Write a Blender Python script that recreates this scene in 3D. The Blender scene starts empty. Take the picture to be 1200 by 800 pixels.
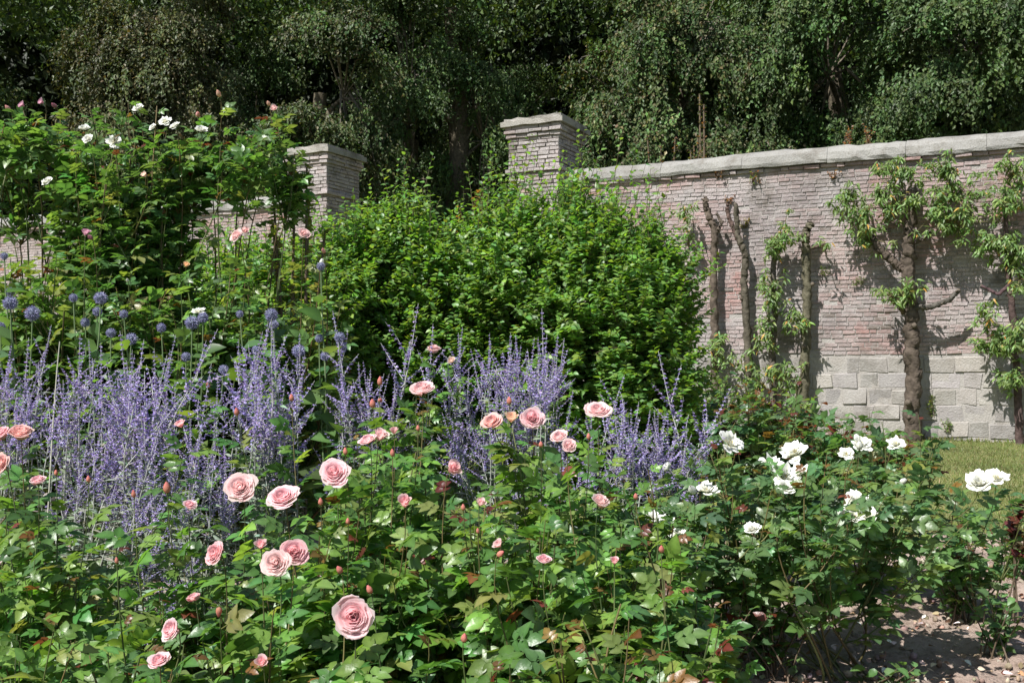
import bpy, math, random
import numpy as np
from mathutils import Vector
random.seed(7)
RNG = np.random.default_rng(11)
sc = bpy.context.scene
C = bpy.data.collections.new("garden"); sc.collection.children.link(C)

# ------------------------------------------------------------------ camera, sky, sun, exposure
F = 1166.7; HOR = 412.0; EYE = 1.35
cd = bpy.data.cameras.new("camera"); cam = bpy.data.objects.new("camera", cd); C.objects.link(cam)
cam.location = (0, 0, EYE); cam.rotation_euler = (math.radians(90), 0, 0)
cd.lens = 35; cd.sensor_width = 36; cd.shift_y = 0.01; cd.clip_start = 0.05; cd.clip_end = 800
sc.camera = cam
SUN_AZ = math.radians(47)      # to the left of straight behind the camera
SUN_EL = math.radians(52)
sdir = Vector((-math.sin(SUN_AZ)*math.cos(SUN_EL), -math.cos(SUN_AZ)*math.cos(SUN_EL), math.sin(SUN_EL)))
w = bpy.data.worlds.new("World"); sc.world = w; w.use_nodes = True
nt = w.node_tree; bg = nt.nodes["Background"]; sky = nt.nodes.new("ShaderNodeTexSky")
sky.sky_type = 'NISHITA'; sky.sun_disc = False; sky.sun_elevation = SUN_EL
sky.sun_rotation = math.atan2(sdir.x, sdir.y)
nt.links.new(sky.outputs[0], bg.inputs[0]); bg.inputs[1].default_value = 0.068
sl = bpy.data.lights.new("sun", 'SUN'); sl.energy = 5.0; sl.angle = math.radians(0.53); sl.color = (1, 0.97, 0.93)
so = bpy.data.objects.new("sun", sl); C.objects.link(so)
so.rotation_euler = sdir.to_track_quat('Z', 'Y').to_euler(); so.location = sdir*60
sc.view_settings.view_transform = 'Standard'; sc.view_settings.look = 'None'
sc.view_settings.exposure = 0.74; sc.view_settings.gamma = 1
sc.render.engine = 'CYCLES'
sc.cycles.max_bounces = 6; sc.cycles.diffuse_bounces = 3; sc.cycles.glossy_bounces = 2
sc.cycles.transmission_bounces = 4; sc.cycles.transparent_max_bounces = 4

# ------------------------------------------------------------------ helpers
def at(px, py, Y): return np.array([(px-600)/F*Y, Y, EYE-(py-HOR)/F*Y])
def unit(a): return a/np.maximum(np.linalg.norm(a, axis=-1, keepdims=True), 1e-9)
def lerp(a, b, t): return a+(b-a)*t

class MB:
    def __init__(s): s.v=[]; s.f=[]; s.c=[]; s.n=0
    def add(s, v, faces, col):
        v=np.asarray(v,float).reshape(-1,3)
        for f in faces:
            f=np.asarray(f,int)
            if len(f): s.f.append(f+s.n)
        c=np.asarray(col,float)
        if c.ndim==1: c=np.broadcast_to(c,(len(v),3))
        s.v.append(v); s.c.append(c); s.n+=len(v)
    def inst(s, tpl, R, T, col):
        tv,tf,tc=tpl; M=len(T)
        if M==0: return
        V=np.einsum('mij,nj->mni',R,tv)+T[:,None,:]
        col=np.asarray(col,float)
        if col.ndim==1: col=np.broadcast_to(col,(M,3))
        cc=(col[:,None,:]*tc[None,:,None]) if tc.ndim==1 else col[:,None,:]*tc[None]
        off=(np.arange(M)*len(tv))[:,None,None]
        s.add(V.reshape(-1,3),[(f[None]+off).reshape(-1,f.shape[1]) for f in tf],cc.reshape(-1,3))
    def tubes(s, P, r, k=5, col=(.1,.1,.05)):
        P=np.asarray(P,float); r=np.asarray(r,float)
        if P.ndim==2: P=P[None]
        if r.ndim==1: r=np.broadcast_to(r,P.shape[:2])
        M,n,_=P.shape
        T=unit(np.gradient(P,axis=1))
        ref=np.where(np.abs(T[...,2:3])<.9,np.array([0,0,1.]),np.array([1.,0,0]))
        A=unit(np.cross(T,ref)); B=np.cross(T,A)
        an=np.arange(k)/k*2*np.pi
        ring=P[:,:,None,:]+r[:,:,None,None]*(np.cos(an)[None,None,:,None]*A[:,:,None,:]+np.sin(an)[None,None,:,None]*B[:,:,None,:])
        i=np.arange(n-1)[:,None]; j=np.arange(k)[None,:]
        q=np.stack([i*k+j,i*k+(j+1)%k,(i+1)*k+(j+1)%k,(i+1)*k+j],-1).reshape(-1,4)
        off=(np.arange(M)*n*k)[:,None,None]
        c=np.asarray(col,float)
        if c.ndim==2: c=np.repeat(c,n*k,axis=0)
        s.add(ring.reshape(-1,3),[(q[None]+off).reshape(-1,4)],c)
    def build(s, name, m, parent=None, smooth=True):
        me=bpy.data.meshes.new(name)
        V=np.concatenate(s.v) if s.v else np.zeros((0,3)); Cc=np.concatenate(s.c) if s.c else np.zeros((0,3))
        if parent is not None and parent.type=='EMPTY': V=V-np.array(parent.location)
        nl=sum(f.size for f in s.f); nf=sum(len(f) for f in s.f)
        me.vertices.add(len(V)); me.vertices.foreach_set('co',V.astype(np.float32).ravel())
        me.loops.add(nl); me.polygons.add(nf)
        me.loops.foreach_set('vertex_index',np.concatenate([f.ravel() for f in s.f]).astype(np.int32))
        tot=np.concatenate([np.full(len(f),f.shape[1]) for f in s.f]).astype(np.int32)
        st=np.concatenate([[0],np.cumsum(tot)[:-1]]).astype(np.int32)
        me.polygons.foreach_set('loop_start',st)
        try: me.polygons.foreach_set('loop_total',tot)
        except Exception: pass
        me.update(calc_edges=True)
        me.polygons.foreach_set('use_smooth',np.full(nf,smooth,dtype=bool))
        a=me.attributes.new('col','FLOAT_COLOR','POINT')
        a.data.foreach_set('color',np.concatenate([np.clip(Cc,0,1),np.ones((len(Cc),1))],1).astype(np.float32).ravel())
        me.materials.append(m)
        o=bpy.data.objects.new(name,me); C.objects.link(o)
        if parent is not None: o.parent=parent
        return o

def tag(o, label=None, cat=None, group=None, kind=None):
    if label: o['label']=label
    if cat: o['category']=cat
    if group: o['group']=group
    if kind: o['kind']=kind
    return o
def thing(name, loc, label, cat, group=None):
    o=bpy.data.objects.new(name,None); o.empty_display_size=.1; C.objects.link(o)
    o.location=Vector([float(x) for x in loc]); return tag(o,label,cat,group)

# ------------------------------------------------------------------ materials
def mat(name, rough=.5, trans=0.0, spec=.5, tint=(1.15,1.1,.5), noise=0.0, nscale=30, bump=0.0, bscale=40, backlight=None):
    m=bpy.data.materials.new(name); m.use_nodes=True; t=m.node_tree; N=t.nodes; L=t.links
    p=N["Principled BSDF"]; p.inputs['Roughness'].default_value=rough; p.inputs['Specular IOR Level'].default_value=spec
    a=N.new("ShaderNodeAttribute"); a.attribute_name='col'; col=a.outputs['Color']
    if noise>0 or bump>0:
        g=N.new("ShaderNodeTexCoord")
    if noise>0:
        n=N.new("ShaderNodeTexNoise"); n.inputs['Scale'].default_value=nscale; n.inputs['Detail'].default_value=6
        L.new(g.outputs['Object'],n.inputs['Vector'])
        r=N.new("ShaderNodeMapRange"); r.inputs['From Min'].default_value=.3; r.inputs['From Max'].default_value=.7
        r.inputs['To Min'].default_value=1-noise; r.inputs['To Max'].default_value=1+noise
        L.new(n.outputs['Fac'],r.inputs['Value'])
        v=N.new("ShaderNodeVectorMath"); v.operation='SCALE'; L.new(col,v.inputs[0]); L.new(r.outputs[0],v.inputs['Scale']); col=v.outputs[0]
    if bump>0:
        n2=N.new("ShaderNodeTexNoise"); n2.inputs['Scale'].default_value=bscale; n2.inputs['Detail'].default_value=5
        L.new(g.outputs['Object'],n2.inputs['Vector'])
        b=N.new("ShaderNodeBump"); b.inputs['Strength'].default_value=bump; b.inputs['Distance'].default_value=.02
        L.new(n2.outputs['Fac'],b.inputs['Height']); L.new(b.outputs[0],p.inputs['Normal'])
    L.new(col,p.inputs['Base Color'])
    if trans>0:
        tr=N.new("ShaderNodeBsdfTranslucent"); mx=N.new("ShaderNodeMixShader"); mx.inputs[0].default_value=trans
        v2=N.new("ShaderNodeVectorMath"); v2.operation='MULTIPLY'; v2.inputs[1].default_value=tint
        L.new(col,v2.inputs[0]); L.new(v2.outputs[0],tr.inputs['Color'])
        L.new(p.outputs[0],mx.inputs[1]); L.new(tr.outputs[0],mx.inputs[2]); L.new(mx.outputs[0],N['Material Output'].inputs['Surface'])
    return m
M_ROSE=mat('rose_leaf',.36,.38,.5,(1.9,1.9,.8),noise=.08,nscale=55,bump=.12,bscale=60); M_LEAF=mat('shrub_leaf',.42,.40,.5,(2.0,1.9,.6))
M_TREE=mat('tree_leaf',.5,.22,.28,(1.7,1.6,.6)); M_PEACH=mat('peach_leaf',.45,.32,.4,(1.9,1.8,.6))
M_SAGE=mat('sage_leaf',.7,.2,.3,(1.2,1.2,1)); M_FLORET=mat('sage_floret',.7,.3,.2,(1.1,1,1.1))
M_PETAL=mat('petal',.65,.6,.15,(1.05,.95,.93)); M_WPETAL=mat('white_petal',.55,.28,.25,(1,1,.95))
M_STEM=mat('green_stem',.6,0,.3); M_BARK=mat('bark',.9,0,.15,noise=.45,nscale=14,bump=.9,bscale=22)
M_GLOBE=mat('globe_head',.8,0,.2); M_DRY=mat('dry_leaf',.8,.15,.2,(1.1,1,.8))
M_GRASS=mat('grass_blade',.5,.35,.3,(1.4,1.4,.6))

def masonry(name, lime=.45, scale=1.6, fine=.22, limecol=(.50,.47,.44), dark=.35):
    m=bpy.data.materials.new(name); m.use_nodes=True; t=m.node_tree; N=t.nodes; L=t.links
    p=N["Principled BSDF"]; p.inputs['Roughness'].default_value=.92; p.inputs['Specular IOR Level'].default_value=.15
    a=N.new("ShaderNodeAttribute"); a.attribute_name='col'; g=N.new("ShaderNodeTexCoord")
    def noise(s,d=8,r=.6):
        n=N.new("ShaderNodeTexNoise"); n.inputs['Scale'].default_value=s; n.inputs['Detail'].default_value=d; n.inputs['Roughness'].default_value=r
        L.new(g.outputs['Object'],n.inputs['Vector']); return n.outputs['Fac']
    def rng(x,a0,a1,b0,b1):
        r=N.new("ShaderNodeMapRange"); r.inputs['From Min'].default_value=a0; r.inputs['From Max'].default_value=a1
        r.inputs['To Min'].default_value=b0; r.inputs['To Max'].default_value=b1; L.new(x,r.inputs['Value']); return r.outputs[0]
    def mix(f,c1,c2):
        x=N.new("ShaderNodeMix"); x.data_type='RGBA'; L.new(f,x.inputs[0])
        for c,i in ((c1,6),(c2,7)):
            if isinstance(c,tuple): x.inputs[i].default_value=(*c,1)
            else: L.new(c,x.inputs[i])
        return x.outputs[2]
    c=mix(rng(noise(scale),.42,.62,0,lime),a.outputs['Color'],limecol)
    c=mix(rng(noise(9,6,.7),.52,.70,0,lime*.9),c,limecol)
    c=mix(rng(noise(2.3,8,.72),.50,.70,0,dark),c,(.13,.115,.095))
    c=mix(rng(noise(45,4,.7),.45,.8,0,fine*1.6),c,(.14,.12,.10))
    L.new(c,p.inputs['Base Color'])
    b=N.new("ShaderNodeBump"); b.inputs['Strength'].default_value=.8; b.inputs['Distance'].default_value=.025
    L.new(noise(38,6,.65),b.inputs['Height']); L.new(b.outputs[0],p.inputs['Normal'])
    return m
M_BRICK=masonry('old_brick',.50,1.3,.40,(.46,.44,.43),.85); M_STONE=masonry('pale_stone',.5,1.6,.26,(.40,.385,.365),.7)
M_COPE=masonry('lichen_coping',.6,2.2,.40,(.33,.325,.30),.95); M_MORTAR=masonry('mortar',.3,2,.3,(.34,.30,.26),.4)

def ground_mat(name, c1, c2, c3, s1, s2, bump):
    m=bpy.data.materials.new(name); m.use_nodes=True; t=m.node_tree; N=t.nodes; L=t.links
    p=N["Principled BSDF"]; p.inputs['Roughness'].default_value=.95; p.inputs['Specular IOR Level'].default_value=.1
    g=N.new("ShaderNodeTexCoord")
    def noise(s):
        n=N.new("ShaderNodeTexNoise"); n.inputs['Scale'].default_value=s; n.inputs['Detail'].default_value=8; n.inputs['Roughness'].default_value=.65
        L.new(g.outputs['Object'],n.inputs['Vector']); return n.outputs['Fac']
    r=N.new("ShaderNodeValToRGB"); e=r.color_ramp.elements; e[0].position=.36; e[0].color=(*c1,1); e[1].position=.64; e[1].color=(*c2,1)
    L.new(noise(s1),r.inputs[0])
    r2=N.new("ShaderNodeMapRange"); r2.inputs['From Min'].default_value=.5; r2.inputs['From Max'].default_value=.7; L.new(noise(s2),r2.inputs['Value'])
    x=N.new("ShaderNodeMix"); x.data_type='RGBA'; L.new(r2.outputs[0],x.inputs[0]); L.new(r.outputs[0],x.inputs[6]); x.inputs[7].default_value=(*c3,1)
    L.new(x.outputs[2],p.inputs['Base Color'])
    b=N.new("ShaderNodeBump"); b.inputs['Strength'].default_value=bump; b.inputs['Distance'].default_value=.03
    L.new(noise(s2*2),b.inputs['Height']); L.new(b.outputs[0],p.inputs['Normal'])
    return m
M_LAWN=ground_mat('lawn',(.12,.15,.05),(.18,.19,.075),(.26,.23,.12),.7,9,.5)
M_SOIL=ground_mat('soil',(.30,.225,.185),(.43,.34,.285),(.17,.125,.095),3.5,26,.9)
M_BACKDROP=ground_mat('dark_backdrop',(.010,.016,.008),(.02,.026,.012),(.008,.010,.006),1,9,.5)  # near-black colour stands in for shade on the added hill

# ------------------------------------------------------------------ leaf templates (length along +y, normal +z)
def leaf_tpl(wid=.5, n=5, fold=.25, droop=.25, tip=1.6, wave=0, rib=1.25):
    """n rows of left/mid/right; returns verts, faces, tone"""
    V=[(0,0,0)]; tone=[rib]; rows=[]
    for i in range(1,n):
        t=i/n; ww=wid/2*math.sin(math.pi*t**(.75))**(.8)*(1 if t<.5 else 1-(t-.5)**2*.6*tip/1.6)
        z=-droop*t*t
        jag=1+wave*(1 if i%2 else -1)
        rows.append(len(V))
        V+= [(-ww*jag,t-.03,z+fold*ww),(0,t,z),(ww*jag,t-.03,z+fold*ww)]; tone+=[.93,rib,.93]
    V.append((0,1,-droop)); tone.append(1.0); last=len(V)-1
    q=[];tr=[]
    r=rows[0]; tr+=[(0,r+1,r),(0,r+2,r+1)]
    for a,b in zip(rows[:-1],rows[1:]): q+=[(a,a+1,b+1,b),(a+1,a+2,b+2,b+1)]
    r=rows[-1]; tr+=[(r,r+1,last),(r+1,r+2,last)]
    return np.array(V,float),[np.array(q,int).reshape(-1,4),np.array(tr,int)],np.array(tone)
def merge(parts):
    V=[];Q=[];T=[];tn=[];n=0
    for v,f,t in parts:
        V.append(v); Q.append(f[0]+n); T.append(f[1]+n); tn.append(t); n+=len(v)
    return np.concatenate(V),[np.concatenate(Q),np.concatenate(T)],np.concatenate(tn)
def place(tpl, ang, pos, s, tilt=0):
    v,f,t=tpl; c,si=math.cos(ang),math.sin(ang); v=v*s
    ct,st=math.cos(tilt),math.sin(tilt)
    v=np.stack([v[:,0],v[:,1]*ct-v[:,2]*st,v[:,1]*st+v[:,2]*ct],1)
    x=v[:,0]*c+v[:,1]*si; y=-v[:,0]*si+v[:,1]*c
    return np.stack([x,y,v[:,2]],1)+np.array(pos),f,t
def rachis(L,w=.012):
    v=np.array([(-w,0,0),(w,0,0),(w*.6,L,-.06),(-w*.6,L,-.06)]); return v,[np.array([(0,1,2,3)]),np.zeros((0,3),int)],np.full(4,1.1)
def compound(seed, lf, pairs=2):
    r=random.Random(seed); P=[rachis(.62)]
    P.append(place(lf,r.uniform(-.15,.15),(0,.58,-.05),.52*r.uniform(.9,1.1),r.uniform(-.35,.1)))
    ys=[.50,.26] if pairs==2 else [.54,.36,.18]
    for y,s in zip(ys,(.45,.36,.32)):
        for sg in (-1,1):
            P.append(place(lf,sg*r.uniform(.95,1.3),(0,y+r.uniform(-.02,.02),-.03),s*r.uniform(.85,1.15),r.uniform(-.35,.2)))
    return merge(P)
LF=leaf_tpl(.66,6,.28,.22,wave=.05)
LF_MID=leaf_tpl(.62,4,.3,.2)
ROSE_T=[compound(i,LF) for i in range(4)]
ROSE_F=[compound(i+9,leaf_tpl(.62,4,.28,.2)) for i in range(3)]
LANCE=leaf_tpl(.27,5,.35,.35)
FARLEAF=(np.array([(0,0,0),(-.3,.45,.07),(.3,.45,.07),(0,1,-.12)],float),[np.zeros((0,4),int),np.array([(0,3,1),(0,2,3)])],np.ones(4))
GRASSB=(np.array([(-.08,0,0),(.08,0,0),(.05,.55,.04),(-.05,.55,.04),(0,1,.2)],float),[np.array([(0,1,2,3)]),np.array([(3,2,4)])],np.array([.8,.8,1,1,1.1]))

def frames(D, up, scale, rng, nj=.35):
    """R matrices with +y along D and +z near `up`"""
    M=len(D); D=unit(D); upv=np.broadcast_to(np.asarray(up,float),(M,3))+rng.normal(0,nj,(M,3))
    X=unit(np.cross(D,upv)); Z=np.cross(X,D)
    s=np.broadcast_to(np.asarray(scale,float),(M,))
    return np.stack([X,D,Z],-1)*s[:,None,None]
def tones(cols, M, rng, var=.18, hue=.08):
    cols=np.asarray(cols,float); c=cols[rng.integers(0,len(cols),M)]
    return c*np.exp(rng.normal(0,var,(M,1)))*np.exp(rng.normal(0,hue,(M,3)))
def bez(P0,P1,P2,P3,t):
    t=t[None,:,None]; P0,P1,P2,P3=[p[:,None,:] for p in (P0,P1,P2,P3)]
    return (1-t)**3*P0+3*(1-t)**2*t*P1+3*(1-t)*t*t*P2+t**3*P3
SUNV=np.array(sdir)
LIGHTUP=unit(np.array([0,0,1.])*1.0+SUNV*.6)

# palettes (real leaf colours, linear)
G_ROSE=[(.082,.165,.036),(.108,.200,.040),(.062,.140,.038),(.138,.225,.044),(.078,.165,.046)]
G_WROSE=[(.078,.150,.056),(.060,.125,.050),(.100,.175,.060),(.085,.155,.058)]
G_RED=[(.11,.030,.020),(.11,.055,.020),(.14,.080,.025)]
G_YOUNG=[(.14,.21,.055),(.16,.20,.06)]
G_HORN=[(.125,.235,.052),(.100,.205,.048),(.150,.265,.058),(.085,.175,.050)]
G_TALL=[(.085,.168,.048),(.108,.190,.054),(.068,.142,.046)]
G_PEACH=[(.12,.19,.05),(.095,.16,.045),(.15,.22,.06),(.11,.17,.06)]
G_BEECH_=[(.038,.060,.022),(.030,.052,.020),(.048,.070,.025),(.055,.060,.028)]
G_SAGE=[(.19,.23,.17),(.15,.20,.13),(.22,.25,.20)]

# ------------------------------------------------------------------ flowers
def petal(mb, phi, prof, halfang, c0, c1, rng, ruffle=.02, nu=5, nv=6, tipcut=.22, off=(0,0)):
    """segment of a surface of revolution round z; prof: (nv,2) radius,height"""
    u=np.linspace(-1,1,nu); v=np.linspace(0,1,nv)
    U,Vv=np.meshgrid(u,v)
    vv=Vv*(1-tipcut*np.abs(U)**2.2+ .04*tipcut*np.cos(U*3))
    pv=np.linspace(0,1,len(prof)); r=np.interp(vv,pv,prof[:,0]); z=np.interp(vv,pv,prof[:,1])
    wv=np.clip(.35+1.1*Vv,0,1)*halfang
    k1,k2=rng.uniform(0,6,2)
    rf=ruffle*Vv**2*(np.sin(U*4+k1)+.6*np.sin(U*7+k2))
    a=phi+U*wv*(1-.12*Vv**3)
    rr=r+rf; x=rr*np.cos(a)+off[0]; y=rr*np.sin(a)+off[1]; zz=z+rf*.6
    P=np.stack([x,y,zz],-1).reshape(-1,3)
    i=np.arange(nv-1)[:,None]; j=np.arange(nu-1)[None]
    q=np.stack([i*nu+j,i*nu+j+1,(i+1)*nu+j+1,(i+1)*nu+j],-1).reshape(-1,4)
    t=(Vv**1.3).reshape(-1,1); c=lerp(np.array(c0),np.array(c1),t)*np.exp(rng.normal(0,.04))
    mb.add(P,[q],c)
def curve_prof(r0,z0,a0,a1,L,n=6,curl=0):
    """start radius/height, start angle/end angle above horizontal (deg), length"""
    P=[(r0,z0)]
    for i in range(n-1):
        t=(i+.5)/(n-1); a=math.radians(lerp(a0,a1,t)-curl*max(0,t-.7)/.3)
        P.append((P[-1][0]+math.cos(a)*L/(n-1),P[-1][1]+math.sin(a)*L/(n-1)))
    return np.array(P)
def flower_mesh(name, kind, seed, m):
    """diameter about 1"""
    rng=np.random.default_rng(seed); mb=MB(); g=2.39996
    if kind in('open','cup'):
        deep=(.93,.56,.61); mid=(.94,.68,.71); pale=(.94,.80,.81)
        op=kind=='open'; n=int((44 if op else 34)*rng.uniform(.85,1.15)); hs=(.30 if op else .40)*rng.uniform(.85,1.15); ws=1.0 if op else .84
        for i in range(n):
            t=(i+.5)/n; phi=i*g+rng.normal(0,.22); r=(.03+.40*t**.85)*ws*rng.uniform(.94,1.06)
            H=(hs-.17*t**2)*rng.uniform(.93,1.07); cu=.10*t**2
            prof=np.array([(r*.15,-.02*t),(r*.50,.03),(r*.80,H*.36),(r*.96,H*.68),(r*1.05+cu*.3,H*.9),(r*1.08+cu,H*(1-.08*t))])
            petal(mb,phi,prof,min(1.5,.30/r),deep,lerp(lerp(np.array(deep),np.array(mid),.45),np.array(pale),t**.8),rng,.022,nv=7,tipcut=.20,off=rng.normal(0,.010,2))
        for i in range(8):
            phi=i*g*1.3+.4; r=.44*ws; H=.14 if op else .22
            prof=np.array([(r*.2,-.04),(r*.7,-.02),(r*1.0,H*.4),(r*1.10,H*.85),(r*1.20,H),(r*1.26,H*.85)])
            petal(mb,phi,prof,.56,mid,pale,rng,.018,nv=7,tipcut=.26)
    elif kind=='halfbud':
        for i in range(16):
            t=i/15; prof=curve_prof(.03+.05*t,0,lerp(90,48,t),lerp(96,78-25*t,t),lerp(.55,.62,t),6,curl=35*t)
            petal(mb,i*g,prof,lerp(1.3,.95,t),(.90,.54,.55),lerp(np.array((.89,.47,.50)),np.array((.91,.68,.68)),t),rng,.02,tipcut=.2)
    elif kind=='bud':
        for i in range(7):
            t=i/6; prof=np.array([(.02,0),(.24,.14),(.30,.36),(.24,.60),(.12,.78),(.03+.03*t,.88)])*np.array([.8+.25*t,1])
            petal(mb,i*g,prof,lerp(1.5,1.2,t),(.70,.42,.26),(.85,.34,.34),rng,.01,tipcut=.1)
    elif kind=='white':
        wc=(.74,.74,.52); wh=(.80,.805,.78)
        for i in range(24):
            t=i/23; phi=i*g+rng.normal(0,.2)
            L=lerp(.20,.50,t)*rng.uniform(.9,1.1)
            prof=curve_prof(.02+.06*t,0,lerp(75,18,t),lerp(70,8,t)+rng.normal(0,12),L,6,curl=25*t)
            petal(mb,phi,prof,lerp(.9,.62,t),wc,wh,rng,.05,tipcut=.28)
        for i in range(14):
            a=rng.uniform(0,6.28); r=rng.uniform(0,.07)
            petal(mb,a,curve_prof(r,.05,80,90,.13,6),.25,(.75,.6,.2),(.75,.62,.2),rng,0,nu=3)
    elif kind=='whitedouble':
        wc=(.74,.73,.52); wh=(.80,.805,.78)
        for i in range(34):
            t=i/33; phi=i*g+rng.normal(0,.15)
            prof=curve_prof(.02+.08*t,0,lerp(88,25,t),lerp(92,20,t)+rng.normal(0,8),lerp(.22,.46,t),6,curl=25*t)
            petal(mb,phi,prof,lerp(1.2,.62,t),wc,wh,rng,.04,tipcut=.22)
    elif kind=='whitebud':
        for i in range(7):
            t=i/6; prof=np.array([(.02,0),(.2,.15),(.27,.35),(.25,.55),(.15,.75),(.06+.06*t,.88)])*np.array([.8+.25*t,1])
            petal(mb,i*g,prof,1.2,(.75,.76,.6),(.84,.845,.81),rng,.01,tipcut=.1)
    return mb.build(name,m)
def calyx_mesh(seed):
    rng=np.random.default_rng(seed); mb=MB()
    prof=np.array([(.012,-.22),(.05,-.16),(.085,-.08),(.07,0)])
    an=np.arange(8)/8*2*np.pi
    V=np.stack([prof[:,0][:,None]*np.cos(an),prof[:,0][:,None]*np.sin(an),np.broadcast_to(prof[:,1][:,None],(4,8))],-1).reshape(-1,3)
    i=np.arange(3)[:,None]; j=np.arange(8)[None]
    q=np.stack([i*8+j,i*8+(j+1)%8,(i+1)*8+(j+1)%8,(i+1)*8+j],-1).reshape(-1,4)
    mb.add(V,[q],(.09,.15,.04))
    for k in range(5):
        petal(mb,k*1.2566,curve_prof(.06,-.02,30,-35,.36,6),.28,(.09,.15,.04),(.11,.15,.05),rng,.01,nu=3,tipcut=.6)
    return mb.build('calyx',M_STEM)
PROTO={}
def proto(kind,idx):
    key=(kind,idx)
    if key not in PROTO:
        m=M_WPETAL if 'white' in kind else M_PETAL
        o=flower_mesh('bloom' if 'bud' not in kind or kind=='halfbud' else 'bud',kind,idx*7+len(kind),m)
        cx=calyx_mesh(idx); PROTO[key]=(o.data,cx.data)
        bpy.data.objects.remove(o); bpy.data.objects.remove(cx)
    return PROTO[key]
TINTED={}
def tinted(me,tint,mname):
    key=(me.name,tint)
    if key not in TINTED:
        m2=me.copy(); a=m2.attributes['col']; n=len(m2.vertices); b=np.zeros(n*4,np.float32); a.data.foreach_get('color',b)
        b=b.reshape(-1,4); b[:,:3]=np.clip(b[:,:3]*.4+np.array(tint)*.6,0,1); a.data.foreach_set('color',b.ravel()); TINTED[key]=m2
    return TINTED[key]
def add_bloom(bush, P, diam, kind, facing, tint=None, idx=None):
    idx=random.randrange(5) if idx is None else idx
    if tint is None and kind in('open','cup','halfbud') and random.random()<.35: tint=random.choice([(.93,.76,.74),(.93,.80,.76),(.90,.58,.60)])
    pm,cm=proto(kind,idx)
    if tint: pm=tinted(pm,tint,'petal')
    nm='bud' if kind in('bud','whitebud') else 'bloom'
    o=bpy.data.objects.new(nm,pm); C.objects.link(o); o.parent=bush
    o.location=Vector([float(x) for x in P])-bush.location
    f=Vector([float(x) for x in facing]).normalized()
    q=f.to_track_quat('Z','Y'); o.rotation_mode='QUATERNION'
    from mathutils import Quaternion
    o.rotation_quaternion=q@Quaternion((0,0,1),random.uniform(0,6.28)); o.scale=(diam*random.uniform(.92,1.06),diam*random.uniform(.92,1.06),diam*random.uniform(.9,1.15))
    c=bpy.data.objects.new('calyx',cm); C.objects.link(c); c.parent=o
    return o

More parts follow.
